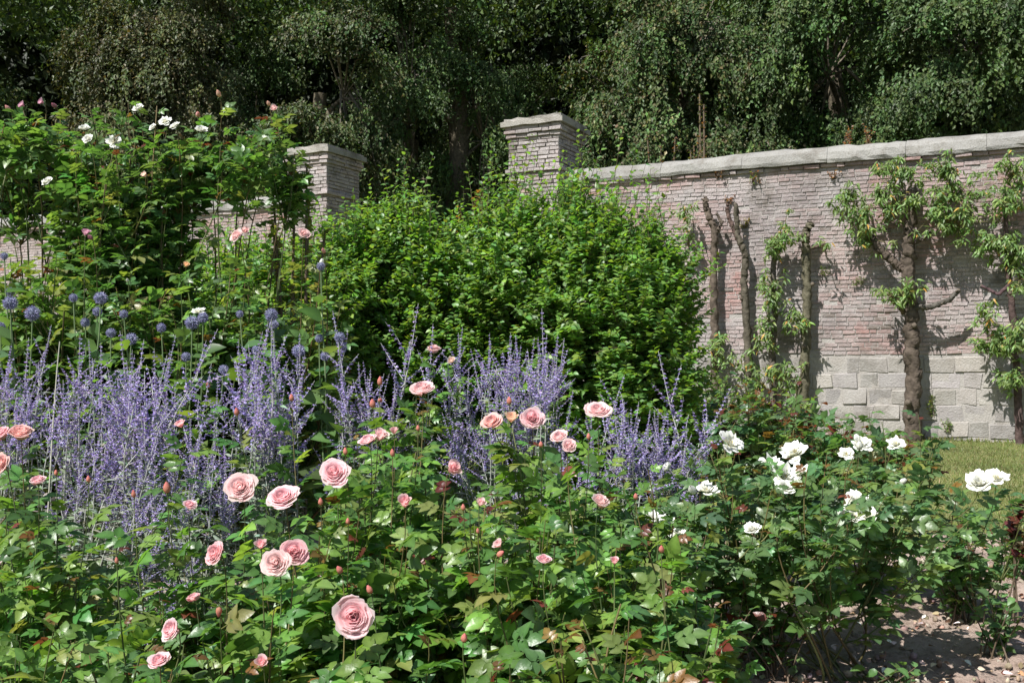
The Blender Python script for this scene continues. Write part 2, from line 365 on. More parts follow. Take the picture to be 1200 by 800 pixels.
# ------------------------------------------------------------------ rose bush
def rose_bush(name,label,cat,group,base,rx,ry,h,ncane,blooms,lsize=.105,pal=G_ROSE,red=.06,young=.07,seed=1,
              tpls=ROSE_T,spacing=.038,lowfrac=.28,cane_r=.004,lean=(0,0),dome=.45,stemcol=(.08,.10,.035),leafmat=M_ROSE,hmin=.5):
    """blooms: list of (pos, diam, kind, facing, tint)"""
    rng=np.random.default_rng(seed); base=np.array(base,float)
    root=thing(name,base,label,cat,group)
    a=rng.uniform(0,2*np.pi,ncane); rr=np.sqrt(rng.uniform(0.02,1,ncane))
    dz=h*(1-dome*rr**2)*rng.uniform(hmin,1.0,ncane)**.7
    tips=base+np.stack([np.cos(a)*rr*rx+lean[0],np.sin(a)*rr*ry+lean[1],dz],1)
    nb=len(blooms)
    if nb:
        bp=np.array([b[0] for b in blooms]); bd=np.array([b[1] for b in blooms]); bf=unit(np.array([b[3] for b in blooms],float))
        tips=np.concatenate([tips,bp-bf*bd[:,None]*.20])
    n=len(tips)
    P0=base+np.stack([rng.normal(0,.06,n)*rx/.4,rng.normal(0,.06,n)*ry/.4,np.full(n,-.01)],1)
    D=tips-P0; L=np.linalg.norm(D,axis=1,keepdims=True)
    P1=P0+D*.3*np.array([1.25,1.25,.9])+rng.normal(0,.07,(n,3))*L; P2=tips-np.stack([D[:,0]*.12,D[:,1]*.12,L[:,0]*.26],1)+rng.normal(0,.085,(n,3))*L
    if nb:
        P2[-nb:]=tips[-nb:]-(bf*.35+np.array([0,0,.75]))*(.30*L[-nb:])
    mainf=.16 if h>1.6 else .28
    nm=max(6,int(ncane*mainf)); lat=np.arange(n)>=nm
    t_=np.linspace(0,1,21); PM=bez(P0[:nm],P1[:nm],P2[:nm],tips[:nm],t_)
    for i in range(nm,n):
        jj=int(np.argmin(np.hypot(*(PM[:,-1,:2]-tips[i,:2]).T)+rng.uniform(0,.12,nm)*rx/.4))
        room=tips[i,2]-PM[jj,:,2]; ok=np.where(room>.10*min(h,1.6))[0]; hi=int(ok.max()) if len(ok) else 4
        kk=int(rng.integers(max(1,int(hi*.45)),max(2,hi)+1)); kk=min(kk,17) if lowfrac<.6 else int(rng.integers(17,20)); P0[i]=PM[jj,kk]
        d=tips[i]-P0[i]; l=np.linalg.norm(d); o_=d*np.array([1,1,0])
        P1[i]=P0[i]+d*.25+o_*.18+rng.normal(0,.05,3)*l; P2[i]=tips[i]-d*.30-np.array([0,0,.08])*l+rng.normal(0,.05,3)*l
        if i>=n-nb: P2[i]=tips[i]-(bf[i-n+nb]*.3+np.array([0,0,.7]))*.30*l
    L=np.linalg.norm(tips-P0,axis=1,keepdims=True)
    ts=np.linspace(0,1,9); P=bez(P0,P1,P2,tips,ts)
    st=MB(); st.tubes(P,cane_r*np.linspace(1.5,.55,9)[None]*np.where(lat,.72,1.25)[:,None],5,tones([stemcol,(stemcol[0]*1.4,stemcol[1]*.9,stemcol[2])],n,rng,.15))
    # leaves along canes
    fo=MB(); PL=[];TL=[];KL=[]
    tt=np.linspace(0,1,60); PP=bez(P0,P1,P2,tips,tt); TT=unit(np.gradient(PP,axis=1))
    for i in range(n):
        isb=i>=n-nb; lf=.10 if lat[i] else lowfrac; k=int(L[i,0]*(1-lf)/(spacing*(.72 if lat[i] else 1)))
        k=max(2,k if not isb else int(k*.85))
        t=np.linspace(lf,.90 if isb else 1.0,k)+rng.normal(0,.012,k); t=np.clip(t,0,1)
        if isb: t=t[(1-t)*L[i,0]>.07]
        ii=(t*59).astype(int); PL.append(PP[i][ii]); TL.append(TT[i][ii]); KL.append(t)
    PL=np.concatenate(PL);TL=np.concatenate(TL);KL=np.concatenate(KL); m=len(PL)
    az=np.arange(m)*2.4+rng.normal(0,.5,m)
    hor=np.stack([np.cos(az),np.sin(az),np.zeros(m)],1)
    out=PL-base; out[:,2]=0; out=unit(out)
    Dr=hor*.9+out*.35+TL*.45+np.array([0,0,1])*rng.normal(-.05,.25,(m,1))
    sc_=lsize*rng.uniform(.65,1.15,m)*np.where(KL>.92,.65,1)
    R=frames(Dr,LIGHTUP,sc_,rng,.38)
    col=tones(pal,m,rng,.16)
    tip=KL>.86
    rr_=rng.uniform(0,1,m); isr=(rr_<red*(.12+3.2*tip)); isy=(~isr)&(rr_<red+young*(1+2.2*tip))
    col[isr]=tones(G_RED,isr.sum(),rng,.2); col[isy]=tones(G_YOUNG,isy.sum(),rng,.15)
    R=R*np.where(isr,.72,1)[:,None,None]
    which=rng.integers(0,len(tpls),m)
    for k,tp in enumerate(tpls):
        s_=which==k; fo.inst(tp,R[s_],PL[s_],col[s_])
    st.build('cane',M_STEM,root); fo.build('foliage',leafmat,root)
    for b in blooms: add_bloom(root,*b)
    return root

# ------------------------------------------------------------------ the wall frame
A_=np.array([7.714,15.0]); U_=unit(np.array([-20.571,10.0])); N_=np.array([-.4372,-.8994])
def W(s,z,off=0.0):
    s=np.asarray(s,float); z=np.asarray(z,float); off=np.asarray(off,float)
    s,z,off=np.broadcast_arrays(s,z,off)
    xy=A_+s[...,None]*U_+off[...,None]*N_
    return np.concatenate([xy,z[...,None]],-1)
def wp(px,py,off=0.0):
    k=(px-600)/F; Y=(off+A_@N_)/(k*N_[0]+N_[1]); return np.array([k*Y,Y,EYE-(py-HOR)/F*Y])
def sof(px,off=0.0):
    p=wp(px,400,off); return float((p[:2]-A_)@U_)
def blocks(mb, fr, s0, s1, z0, z1, off, rng, ch, cl, depth=.06, gap=.012, jit=.004, cham=.006, colf=None, wav=0, missing=0.0, outj=.006, clj=.15):
    """courses of jittered chamfered blocks on a face; fr(s,z,off)->xyz; off = outer face"""
    z=z0; course=0; Vs=[];Cs=[]
    while z<z1-ch*.4:
        hh=min(ch*rng.uniform(.93,1.07),z1-z)
        s=s0-(cl*.5 if course%2 else 0)-rng.uniform(0,.2)*cl
        while s<s1:
            L=cl*rng.uniform(1-clj,1+clj)*(1 if rng.uniform()>.07 else .55); a=max(s,s0)+gap/2; b=min(s+L,s1)-gap/2; s+=L
            if b-a<.03 or rng.uniform()<missing: continue
            Vs.append((a,b,z+gap/2,z+hh-gap/2)); Cs.append(colf((a+b)/2,z))
        z+=hh; course+=1
    B=np.array(Vs); M=len(B); Cs=np.array(Cs)
    o=off+rng.normal(0,outj,M)
    V=np.zeros((M,12,3))
    for k,(i,j) in enumerate(((0,2),(1,2),(1,3),(0,3))):
        sg=-1 if i==0 else 1; tg=-1 if j==2 else 1
        jx=rng.normal(0,jit,(M,2))
        sx=B[:,i]+jx[:,0]; zx=B[:,j]+jx[:,1]+wav*np.sin(B[:,0]*1.7+B[:,2]*.8)+wav*.6*np.sin(B[:,0]*4.1)
        V[:,k]=np.stack([sx,zx,o-depth],1)
        V[:,4+k]=np.stack([sx,zx,o-cham*1.2],1)
        V[:,8+k]=np.stack([sx-sg*cham,zx-tg*cham,o+rng.normal(0,jit*.6,M)],1)
    q=[]
    for k in range(4):
        l=(k+1)%4; q+=[(k,l,4+l,4+k),(4+k,4+l,8+l,8+k)]
    q.append((8,9,10,11)); q=np.array(q)
    Wd=fr(V[...,0],V[...,1],V[...,2]).reshape(-1,3)
    off_=(np.arange(M)*12)[:,None,None]
    mb.add(Wd,[(q[None]+off_).reshape(-1,4)],np.repeat(Cs,12,axis=0))
def boxmb(mb, fr, s0,s1,z0,z1,o0,o1,col,ns=1,rng=None,jit=0.0):
    s=np.linspace(s0,s1,ns+1)
    ring=[(z0,o0),(z0,o1),(z1,o1),(z1,o0)]
    V=np.zeros((ns+1,4,3))
    for k,(z,o) in enumerate(ring): V[:,k]=np.stack([s,np.full(ns+1,z),np.full(ns+1,o)],1)
    if rng is not None: V[...,1:]+=rng.normal(0,jit,(ns+1,4,2))
    Wd=fr(V[...,0],V[...,1],V[...,2]).reshape(-1,3)
    q=[]
    for i in range(ns):
        for k in range(4): l=(k+1)%4; q.append((i*4+k,i*4+l,i*4+4+l,i*4+4+k))
    q+=[(0,1,2,3),(ns*4,ns*4+3,ns*4+2,ns*4+1)]
    mb.add(Wd,[np.array(q)],col)

WALLTOP=4.72
def brickcol(rng, redf=None):
    q=rng.uniform(0,6.28,6)
    def f(s,z):
        nz=.5+.25*math.sin(s*.9+q[0]+.8*math.sin(z*1.3+q[1]))+.18*math.sin(z*2.6+s*.7+q[2])+.14*math.sin(s*3.3+q[3]-z*1.9)+.10*math.sin(s*7+z*6+q[4])
        pink=np.clip((redf(s,z) if redf else .1)*1.25+(nz-.5)*.9+rng.normal(0,.12),0,1)
        g=np.array((.33,.285,.28))*(1+.18*math.sin(s*1.9+z*2.2+q[5])); p=np.array((.35,.205,.185))
        c=lerp(g,p,pink)*math.exp(rng.normal(0,.07))
        r=rng.uniform()
        if r<.03: c=np.array((.17,.14,.125))
        if r>.994: c=np.array((.38,.17,.10))
        return c
    return f
def garden_wall(name,label,s0,s1,seed,stone=True):
    rng=np.random.default_rng(seed); root=thing(name,W((s0+s1)/2,0,0),label,'wall','stretches of the old garden wall')
    th=.55; zt=WALLTOP-.30; zs=1.31
    c=MB(); boxmb(c,W,s0,s1,-.05,zt,-.013,-th,(.38,.36,.34),40); c.build('mortar_core',M_MORTAR,root,False)
    sc_=(s0+s1)/2
    def pinkz(s,z):
        v=.08
        if 1.9<z<3.9 and 4.2<s<9.5: v=.55
        if z>4.1: v=max(v,.4)
        if 1.2<z<1.75: v=max(v,.30)
        if 3.3<z<4.3 and s<2.5: v=max(v,.35)
        return v
    b=MB(); blocks(b,W,s0,s1,zs,zt-.075,0,rng,.066,.205,gap=.012,jit=.0025,cham=.0035,colf=brickcol(rng,pinkz),wav=.013,missing=.012,outj=.0045,clj=.10)
    blocks(b,W,s0,s1,zt-.075,zt,.045,rng,.075,.24,depth=.1,gap=.013,jit=.005,colf=brickcol(rng,pinkz),missing=.05,outj=.010)
    b.build('brickwork',M_BRICK,root,False)
    q=MB(); blocks(q,W,s0,s1,0,zs,-.004,rng,.262,.36,depth=.07,gap=.009,jit=.013,cham=.014,colf=lambda s,z:np.array((.30,.285,.27))*math.exp(rng.normal(0,.15))*np.array([1,rng.uniform(.96,1.0),rng.uniform(.92,1.03)]),wav=.012,outj=.0045,clj=.28)
    q.build('stone_footing',M_STONE,root,False)
    # coping: rounded slabs, one section each
    k=MB(); s=s0
    prof=[(zt,-th-.05),(zt,.085),(zt+.05,.10),(zt+.17,.070),(zt+.26,-.02),(zt+.30,-.17),(zt+.29,-.40),(zt+.22,-th-.05)]
    while s<s1:
        e=min(s+rng.uniform(.9,1.6),s1); ns=8; ss=np.linspace(s+.002,e-.002,ns+1); dz=rng.normal(0,.005)
        V=np.zeros((ns+1,8,3))
        for i,(z,o) in enumerate(prof): V[:,i]=np.stack([ss,np.full(ns+1,z+dz*(i>2)),np.full(ns+1,o)],1)
        V[...,1:]+=rng.normal(0,.008,(ns+1,8,2)); V[...,1:]+=(.012*np.sin(ss*1.3+seed))[:,None,None]; Wd=W(V[...,0],V[...,1],V[...,2]).reshape(-1,3)
        i=np.arange(ns)[:,None]; j=np.arange(8)[None]
        qq=np.stack([i*8+j,i*8+(j+1)%8,(i+1)*8+(j+1)%8,(i+1)*8+j],-1).reshape(-1,4)
        k.add(Wd,[qq,np.array([list(range(8))]),np.array([list(range(ns*8,ns*8+8))])],np.array((.25,.245,.23))*math.exp(rng.normal(0,.08)))
        s=e
    k.build('coping',M_COPE,root,False)
    return root
def pillar(name,label,s0,seed,top=5.64,wd=1.02,dp=1.15):
    rng=np.random.default_rng(seed); o1=.32; o0=o1-dp; s1=s0+wd
    root=thing(name,W((s0+s1)/2,0,(o0+o1)/2),label,'pillar','brick pillars either side of the gateway')
    faces=[(lambda s,z,o:W(s,z,o),s0,s1,o1),
           (lambda s,z,o:W(-o,z,s),o0,o1,-s0),      # face towards -s (right in the photograph)
           (lambda s,z,o:W(o,z,s),o0,o1,s1),
           (lambda s,z,o:W(s,z,-o),s0,s1,-o0)]
    c=MB(); boxmb(c,W,s0+.035,s1-.035,-.05,top-.1,o0+.035,o1-.035,(.30,.26,.23)); c.build('mortar_core',M_MORTAR,root,False)
    def ring(mb,z0,z1,ex,ch,cl,colf,**kw):
        for k,(fr,a,b,o) in enumerate(faces):
            e=ex if k in(0,3) else ex-.01; blocks(mb,fr,a-e,b+e,z0,z1,o+ex,rng,ch,cl,depth=.08+ex,colf=colf,**kw)
    bc=brickcol(rng,lambda s,z:.10)
    b=MB(); ring(b,0,top-1.0,0,.072,.225,bc,gap=.012); ring(b,top-.93,top-.36,0,.072,.225,bc,gap=.012)
    b.build('brickwork',M_BRICK,root,False)
    b=MB(); ring(b,top-1.0,top-.93,.045,.07,.30,bc,gap=.008); b.build('string_course',M_BRICK,root,False)
    b=MB(); ring(b,top-.36,top-.29,.035,.07,.25,bc,gap=.008); ring(b,top-.29,top-.22,.07,.07,.25,bc,gap=.008); ring(b,top-.22,top-.15,.05,.07,.25,bc,gap=.01)
    b.build('corbel_courses',M_BRICK,root,False)
    b=MB(); e=.11
    boxmb(b,W,s0-e,s1+e,top-.15,top-.06,o0-e,o1+e,(.34,.32,.29),8,rng,.006); boxmb(b,W,s0-e+.05,s1+e-.05,top-.059,top,o0-e+.05,o1+e-.05,(.34,.32,.29),8,rng,.008)
    b.build('cap_slab',M_COPE,root,False)
    return root
sR=sof(655,.32); sL=sof(383,.32)
garden_wall('garden_wall','tall weathered brick wall with espalier trees, right of the gateway',-6.0,sR-.004,3)
garden_wall('garden_wall','stretch of old brick wall behind the tall rose shrubs on the left',sL+1.024,33.0,4)
pillar('gate_pillar','pale brick pillar with moulded cap at the end of the right wall',sR,5)
pillar('gate_pillar','brick pillar left of the gateway gap, partly behind the tall rose shrub',sL,6,top=5.55)

# ------------------------------------------------------------------ ground
g=MB(); n=60
xs=np.linspace(-150,150,n); ys=np.linspace(-30,270,n); X,Y=np.meshgrid(xs,ys)
i=np.arange(n-1)[:,None]; j=np.arange(n-1)[None]
q=np.stack([i*n+j,i*n+j+1,(i+1)*n+j+1,(i+1)*n+j],-1).reshape(-1,4)
g.add(np.stack([X,Y,np.full_like(X,-.03)],-1),[q],(.1,.12,.04)); tag(g.build('lawn',M_LAWN),kind='structure')
def bed_edge(x): return 7.35+.10*np.sin(x*2.1)+.06*np.sin(x*5.3+1)
rng=np.random.default_rng(21)
nx,ny=420,300; xs=np.linspace(-5,5.2,nx); ty=np.linspace(0,1,ny); X=np.broadcast_to(xs,(ny,nx)); Yg=.9+ty[:,None]*(bed_edge(xs)[None]-.9)
Z=np.zeros_like(Yg)
for k in range(26):
    f=rng.uniform(2,34); a=rng.uniform(0,6.28); Z+=np.sin((X*np.cos(a)+Yg*np.sin(a))*f+rng.uniform(0,6))*.035/f**.55
Z=Z*.55+rng.normal(0,.003,Z.shape)-.0; edge=np.clip((bed_edge(xs)[None]-Yg)/.15,0,1); Z=Z*edge-.026*(1-edge)+.01*edge
i=np.arange(ny-1)[:,None]; j=np.arange(nx-1)[None]
q=np.stack([i*nx+j,i*nx+j+1,(i+1)*nx+j+1,(i+1)*nx+j],-1).reshape(-1,4)
g=MB(); g.add(np.stack([X,Yg,Z],-1),[q],(.2,.15,.1)); tag(g.build('soil_bed',M_SOIL),kind='structure')
# grass
m=150000; rng=np.random.default_rng(22)
gx=rng.uniform(.2,9,m); gy=rng.uniform(0,1,m)**1.15*10.0+7.0
gx2=rng.uniform(-7,.2,20000); gy2=rng.uniform(7.4,16,20000); gx=np.r_[gx,gx2]; gy=np.r_[gy,gy2]
sd=(np.stack([gx,gy],1)-A_)@N_; ok=(sd>-.0)&(gy>bed_edge(gx)-.02)&(gx<gy*.56)
gx,gy,sd=gx[ok],gy[ok],sd[ok]; m=len(gx)
D=np.stack([rng.normal(0,.5,m),rng.normal(0,.5,m),np.ones(m)],1); hgt=rng.uniform(.02,.045,m)*np.where(sd<.12,2.2,1)*np.where(rng.uniform(0,1,m)<.03,1.8,1)
gm=MB(); gm.inst(GRASSB,frames(D,(-.5,-1,.3),hgt,rng,.6),np.stack([gx,gy,np.full(m,-.031)],1),
   tones([(.13,.18,.05),(.17,.20,.065),(.24,.23,.11),(.11,.16,.045)],m,rng,.15)*(1.05+.22*np.sin(gx*2.3+gy*.9)*np.sin(gy*1.7-gx)+.12*np.sin(gx*7+gy*5))[:,None]*np.array([1.05,1,1]))
tag(gm.build('grass',M_GRASS),kind='stuff',label='mown yellowish green grass below the brick wall',cat='grass')
# leaf litter
m=5200; lx=rng.uniform(-.4,4.2,m); ly=rng.uniform(2.0,7.3,m)
D=np.stack([rng.normal(0,1,m),rng.normal(0,1,m),rng.normal(0,.35,m)],1)
lm=MB(); lm.inst(LF_MID,frames(D,(0,0,1),rng.uniform(.012,.045,m),rng,.5),np.stack([lx,ly,rng.uniform(.006,.03,m)],1),
   tones([(.26,.15,.08),(.34,.22,.14),(.18,.09,.06),(.42,.32,.24),(.22,.16,.10),(.75,.62,.58),(.30,.24,.18)],m,rng,.25))
tag(lm.build('leaf_litter',M_DRY),kind='stuff',label='dry fallen leaves and petals scattered on the bare soil',cat='leaf litter')
m=2600; cx=rng.uniform(-.2,4.2,m); cy=rng.uniform(2.0,7.3,m)
ico=np.array([(0,0,1),(.89,0,.45),(.28,.85,.45),(-.72,.53,.45),(-.72,-.53,.45),(.28,-.85,.45),(.72,.53,-.45),(-.28,.85,-.45),(-.89,0,-.45),(-.28,-.85,-.45),(.72,-.53,-.45),(0,0,-1)])
icf=np.array([(0,1,2),(0,2,3),(0,3,4),(0,4,5),(0,5,1),(1,6,2),(2,7,3),(3,8,4),(4,9,5),(5,10,1),(6,7,2),(7,8,3),(8,9,4),(9,10,5),(10,6,1),(11,7,6),(11,8,7),(11,9,8),(11,10,9),(11,6,10)])
ICO=(ico,[np.zeros((0,4),int),icf],np.ones(12))
cl=MB(); R=frames(rng.normal(0,1,(m,3)),(0,0,1),rng.uniform(.004,.022,m)**1.0,rng,.5)*rng.uniform(.6,1.3,(m,1,3))
cl.inst(ICO,R,np.stack([cx,cy,rng.uniform(0.002,.022,m)],1),tones([(.28,.21,.165),(.22,.16,.125),(.36,.28,.22)],m,rng,.15))
tag(cl.build('soil_clods',mat('clod',.95,0,.1,noise=.3,nscale=60,bump=.5)),kind='stuff',label='small crumbs and clods of pinkish brown soil',cat='soil')

# ------------------------------------------------------------------ trees beyond the wall
def hang_tree(label,cx,cy,lobes,seed,pal,trunk_r=.35,leaf=.105,trunkh=9,density=1.0):
    """lobes: (dx,dy,z,rx,ry,rz,n_clusters)"""
    rng=np.random.default_rng(seed); root=thing('tree',(cx,cy,0),label,'tree','trees beyond the garden wall')
    t=MB(); zz=np.linspace(-.1,trunkh,12); P=np.stack([cx+.15*np.sin(zz*.5+seed),cy+.1*np.cos(zz*.7),zz],1)
    t.tubes(P,trunk_r*np.linspace(1.15,.55,12)*(1+.05*np.sin(zz*3)),12,(.10,.085,.06))
    cr=MB()
    for (dx,dy,z,rx,ry,rz,nc) in lobes:
        nc=int(nc*density*1.25)
        n=nc; ctr=np.array([cx+dx,cy+dy,z]); S=np.array([rx,ry,rz])
        nb=max(8,n//11); bv=unit(rng.normal(0,1,(nb,3))*np.array([1,.8,1])+np.array([-.05,-.8,.15]))
        bstart=ctr+bv*S*np.array([.25,.25,.45])+np.array([0,0,.35*rz]); bend=ctr+bv*S*rng.uniform(.85,1.2,(nb,1)); 
        bmid=(bstart+bend)/2+np.array([0,0,.30*rz])*rng.uniform(.6,1.3,(nb,1)); n=nb*12
        uu=rng.uniform(.35,1.0,(nb,12))**.7; uu=uu[...,None]
        cp=((1-uu)**2*bstart[:,None]+2*uu*(1-uu)*bmid[:,None]+uu**2*bend[:,None]+rng.normal(0,.26,(nb,12,3))*np.array([1.2,1,.5])).reshape(-1,3)
        v=np.repeat(unit(bv+np.array([0,0,.15])),12,axis=0)
        # limb to lobe
        e=ctr+np.array([0,ry*.2,0]); s0=np.array([cx,cy,min(trunkh*.8,z)]); md=(s0+e)/2+np.array([0,0,.5])
        tt=np.linspace(0,1,8)[None]; LP=bez(s0[None],md[None],md[None],e[None],tt[0]); t.tubes(LP,np.linspace(.16,.04,8)[None],7,(.10,.085,.06))
        t.tubes(np.stack([bstart,(bstart+2*bmid+bend)/4,bend],1),np.array([.05,.03,.012]),5,(.13,.115,.09))
        k=9; cpk=np.repeat(cp,k,axis=0)+rng.normal(0,.20,(n*k,3))*np.array([1,1,.5]); vk=np.repeat(v,k,axis=0)
        ctone=np.repeat(np.exp(rng.normal(0,.24,(n,1)))*np.exp(rng.normal(0,.07,(n,3))),k,axis=0)
        L=rng.uniform(.25,.85,n*k); nl=14
        u=np.linspace(0,1,nl)[None]; sway=rng.normal(0,.16,(n*k,1,2))
        hv=vk.copy(); hv[:,2]=0
        pos=cpk[:,None,:]+np.concatenate([(hv[:,None,:2]*.35*np.sqrt(u)[...,None]*L[:,None,None]+sway*u[...,None]),(-L[:,None]*u**1.15)[...,None]],-1)
        pos=pos.reshape(-1,3)+rng.normal(0,.035,(n*k*nl,3)); M=len(pos)
        nrm=np.repeat(vk,nl,axis=0)
        D=nrm*.35+np.array([0,0,-.75])+rng.normal(0,.5,(M,3))
        R=frames(D,unit(nrm+np.array([-.3,-.5,.7])),leaf*rng.uniform(.75,1.35,M),rng,.36)
        col=tones(pal,M,rng,.14)*np.repeat(ctone,nl,axis=0)
        cr.inst(FARLEAF,R,pos,col)
        sel=rng.choice(n,min(n,16),replace=False); tw=np.stack([np.broadcast_to(e,(len(sel),3)),(e+cp[sel])/2+np.array([0,0,.5]),cp[sel]],1)
        t.tubes(tw,np.array([.035,.022,.010]),5,(.15,.13,.10))
    t.build('trunk',M_BARK,root); cr.build('crown',M_TREE,root,False)
    return root
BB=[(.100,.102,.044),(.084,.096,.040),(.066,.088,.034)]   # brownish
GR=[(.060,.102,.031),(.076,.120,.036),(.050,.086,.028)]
T=lambda px,Y:(px-600)/F*Y
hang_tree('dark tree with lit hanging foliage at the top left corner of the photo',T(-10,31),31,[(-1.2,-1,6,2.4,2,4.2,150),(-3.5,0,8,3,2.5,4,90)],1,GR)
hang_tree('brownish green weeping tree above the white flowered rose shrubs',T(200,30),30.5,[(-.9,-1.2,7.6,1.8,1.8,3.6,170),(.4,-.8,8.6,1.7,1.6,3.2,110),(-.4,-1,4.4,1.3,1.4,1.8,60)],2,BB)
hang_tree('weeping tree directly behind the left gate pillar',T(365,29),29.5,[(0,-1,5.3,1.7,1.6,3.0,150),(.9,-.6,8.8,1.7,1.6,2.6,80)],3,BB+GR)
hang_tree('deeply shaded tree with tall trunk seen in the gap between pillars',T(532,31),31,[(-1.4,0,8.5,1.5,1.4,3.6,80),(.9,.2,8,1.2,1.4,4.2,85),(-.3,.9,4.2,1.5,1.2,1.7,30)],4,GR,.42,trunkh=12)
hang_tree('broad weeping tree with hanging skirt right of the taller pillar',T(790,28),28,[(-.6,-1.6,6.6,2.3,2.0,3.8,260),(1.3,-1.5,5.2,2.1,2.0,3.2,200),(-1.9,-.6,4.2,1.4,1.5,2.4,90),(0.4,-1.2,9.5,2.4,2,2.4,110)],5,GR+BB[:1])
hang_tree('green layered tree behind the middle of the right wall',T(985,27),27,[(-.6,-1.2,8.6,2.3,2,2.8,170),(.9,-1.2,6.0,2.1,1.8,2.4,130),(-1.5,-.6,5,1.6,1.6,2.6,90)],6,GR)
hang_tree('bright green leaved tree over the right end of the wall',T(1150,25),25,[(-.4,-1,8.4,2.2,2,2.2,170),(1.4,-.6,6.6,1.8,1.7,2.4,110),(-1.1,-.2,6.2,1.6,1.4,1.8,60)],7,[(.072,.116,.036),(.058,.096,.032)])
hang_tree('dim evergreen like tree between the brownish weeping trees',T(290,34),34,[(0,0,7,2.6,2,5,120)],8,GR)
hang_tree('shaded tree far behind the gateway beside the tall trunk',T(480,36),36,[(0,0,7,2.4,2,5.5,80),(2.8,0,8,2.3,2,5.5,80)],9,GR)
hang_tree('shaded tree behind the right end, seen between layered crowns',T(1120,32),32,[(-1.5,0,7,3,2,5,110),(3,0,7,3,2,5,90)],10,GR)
# far wood, plus a high canopy added overhead to cast shade, in one mass
rng=np.random.default_rng(90); wd=MB(); m=120000
px_=rng.uniform(-26,24,m); py_=rng.uniform(38,46,m); pz_=rng.uniform(0,22,m)
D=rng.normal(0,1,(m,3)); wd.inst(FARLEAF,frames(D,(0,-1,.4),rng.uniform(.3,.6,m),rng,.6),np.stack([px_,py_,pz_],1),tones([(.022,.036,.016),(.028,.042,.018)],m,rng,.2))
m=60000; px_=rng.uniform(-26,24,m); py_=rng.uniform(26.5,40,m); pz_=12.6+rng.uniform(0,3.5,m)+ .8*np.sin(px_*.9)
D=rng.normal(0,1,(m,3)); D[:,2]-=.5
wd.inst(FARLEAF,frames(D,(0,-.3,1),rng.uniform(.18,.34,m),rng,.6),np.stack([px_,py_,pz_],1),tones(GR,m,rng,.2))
tag(wd.build('far_wood',M_TREE,None,False),kind='stuff',label='dark mass of woodland foliage filling the distance, with canopy added overhead for shade',cat='woodland')
hb=MB(); hx=np.linspace(-120,120,40); hy=np.array([47,52,60,75,110,200.]); hz=np.array([-.1,14,27,38,50,70.])  # dark backdrop slope, added to close the sky gaps between trees
XX,YY=np.meshgrid(hx,hy); ZZ=np.broadcast_to(hz[:,None],XX.shape)+np.sin(XX*.11)*1.5*(hz[:,None]>0)
i=np.arange(5)[:,None]; j=np.arange(39)[None]
hb.add(np.stack([XX,YY,ZZ],-1),[np.stack([i*40+j,i*40+j+1,(i+1)*40+j+1,(i+1)*40+j],-1).reshape(-1,4)],(.03,.04,.02)); tag(hb.build('backdrop_hill',M_BACKDROP),kind='structure')
# saplings and dry shoots behind the coping
def shoot_plant(name,label,cat,base,h,r,nst,leaf,pal,seed,tpl=LF_MID,m=M_LEAF,group=None,dens=.05,up=1.0,stemcol=(.12,.09,.06),low=.1):
    rng=np.random.default_rng(seed); base=np.array(base,float); root=thing(name,base,label,cat,group)
    a=rng.uniform(0,6.28,nst); rr=np.sqrt(rng.uniform(0,1,nst))*r
    tips=base+np.stack([np.cos(a)*rr,np.sin(a)*rr,h*rng.uniform(.6,1,nst)],1)
    P0=base+rng.normal(0,.04,(nst,3))*np.array([1,1,0]); P1=P0+(tips-P0)*.3*np.array([.7,.7,1.2]); P2=P0+(tips-P0)*.7
    st=MB(); st.tubes(bez(P0,P1,P2,tips,np.linspace(0,1,7)),np.linspace(.008,.0025,7)*max(.6,h),5,stemcol)
    k=int(h/dens); tt=np.linspace(low,1,k); PP=bez(P0,P1,P2,tips,tt).reshape(-1,3); M=len(PP)
    az=rng.uniform(0,6.28,M); D=np.stack([np.cos(az),np.sin(az),rng.normal(.35*up,.35,M)],1)
    fo=MB(); fo.inst(tpl,frames(D,LIGHTUP,leaf*rng.uniform(.6,1.2,M),rng,.4),PP,tones(pal,M,rng,.2))
    st.build('stem',M_STEM,root); fo.build('foliage',m,root); return root
DRYC=[(.20,.085,.05),(.15,.08,.045),(.24,.13,.07)]
for px,py,hh,lab in [(827,178,3.6,'tall reddish brown dry shoots rising behind the wall coping'),(993,150,.8,'small reddish weed tuft on the coping, left of its twin'),(1018,152,.95,'small reddish weed tuft on the coping, right of its twin'),(778,182,1.2,'brownish sapling behind the coping near the weeping tree')]:
    p=wp(px,py,-1.0 if hh>1 else -.30); top=p[2]
    if hh>1: shoot_plant('sapling',lab,'sapling',(p[0],p[1],0),top+hh*.35,.35,9,.06,DRYC+BB+BB+BB,int(px),dens=.05,low=.6)
    else: shoot_plant('weed_tuft',lab,'weed',(p[0],p[1],WALLTOP-.03),.38,.1,7,.05,DRYC,int(px),dens=.04)

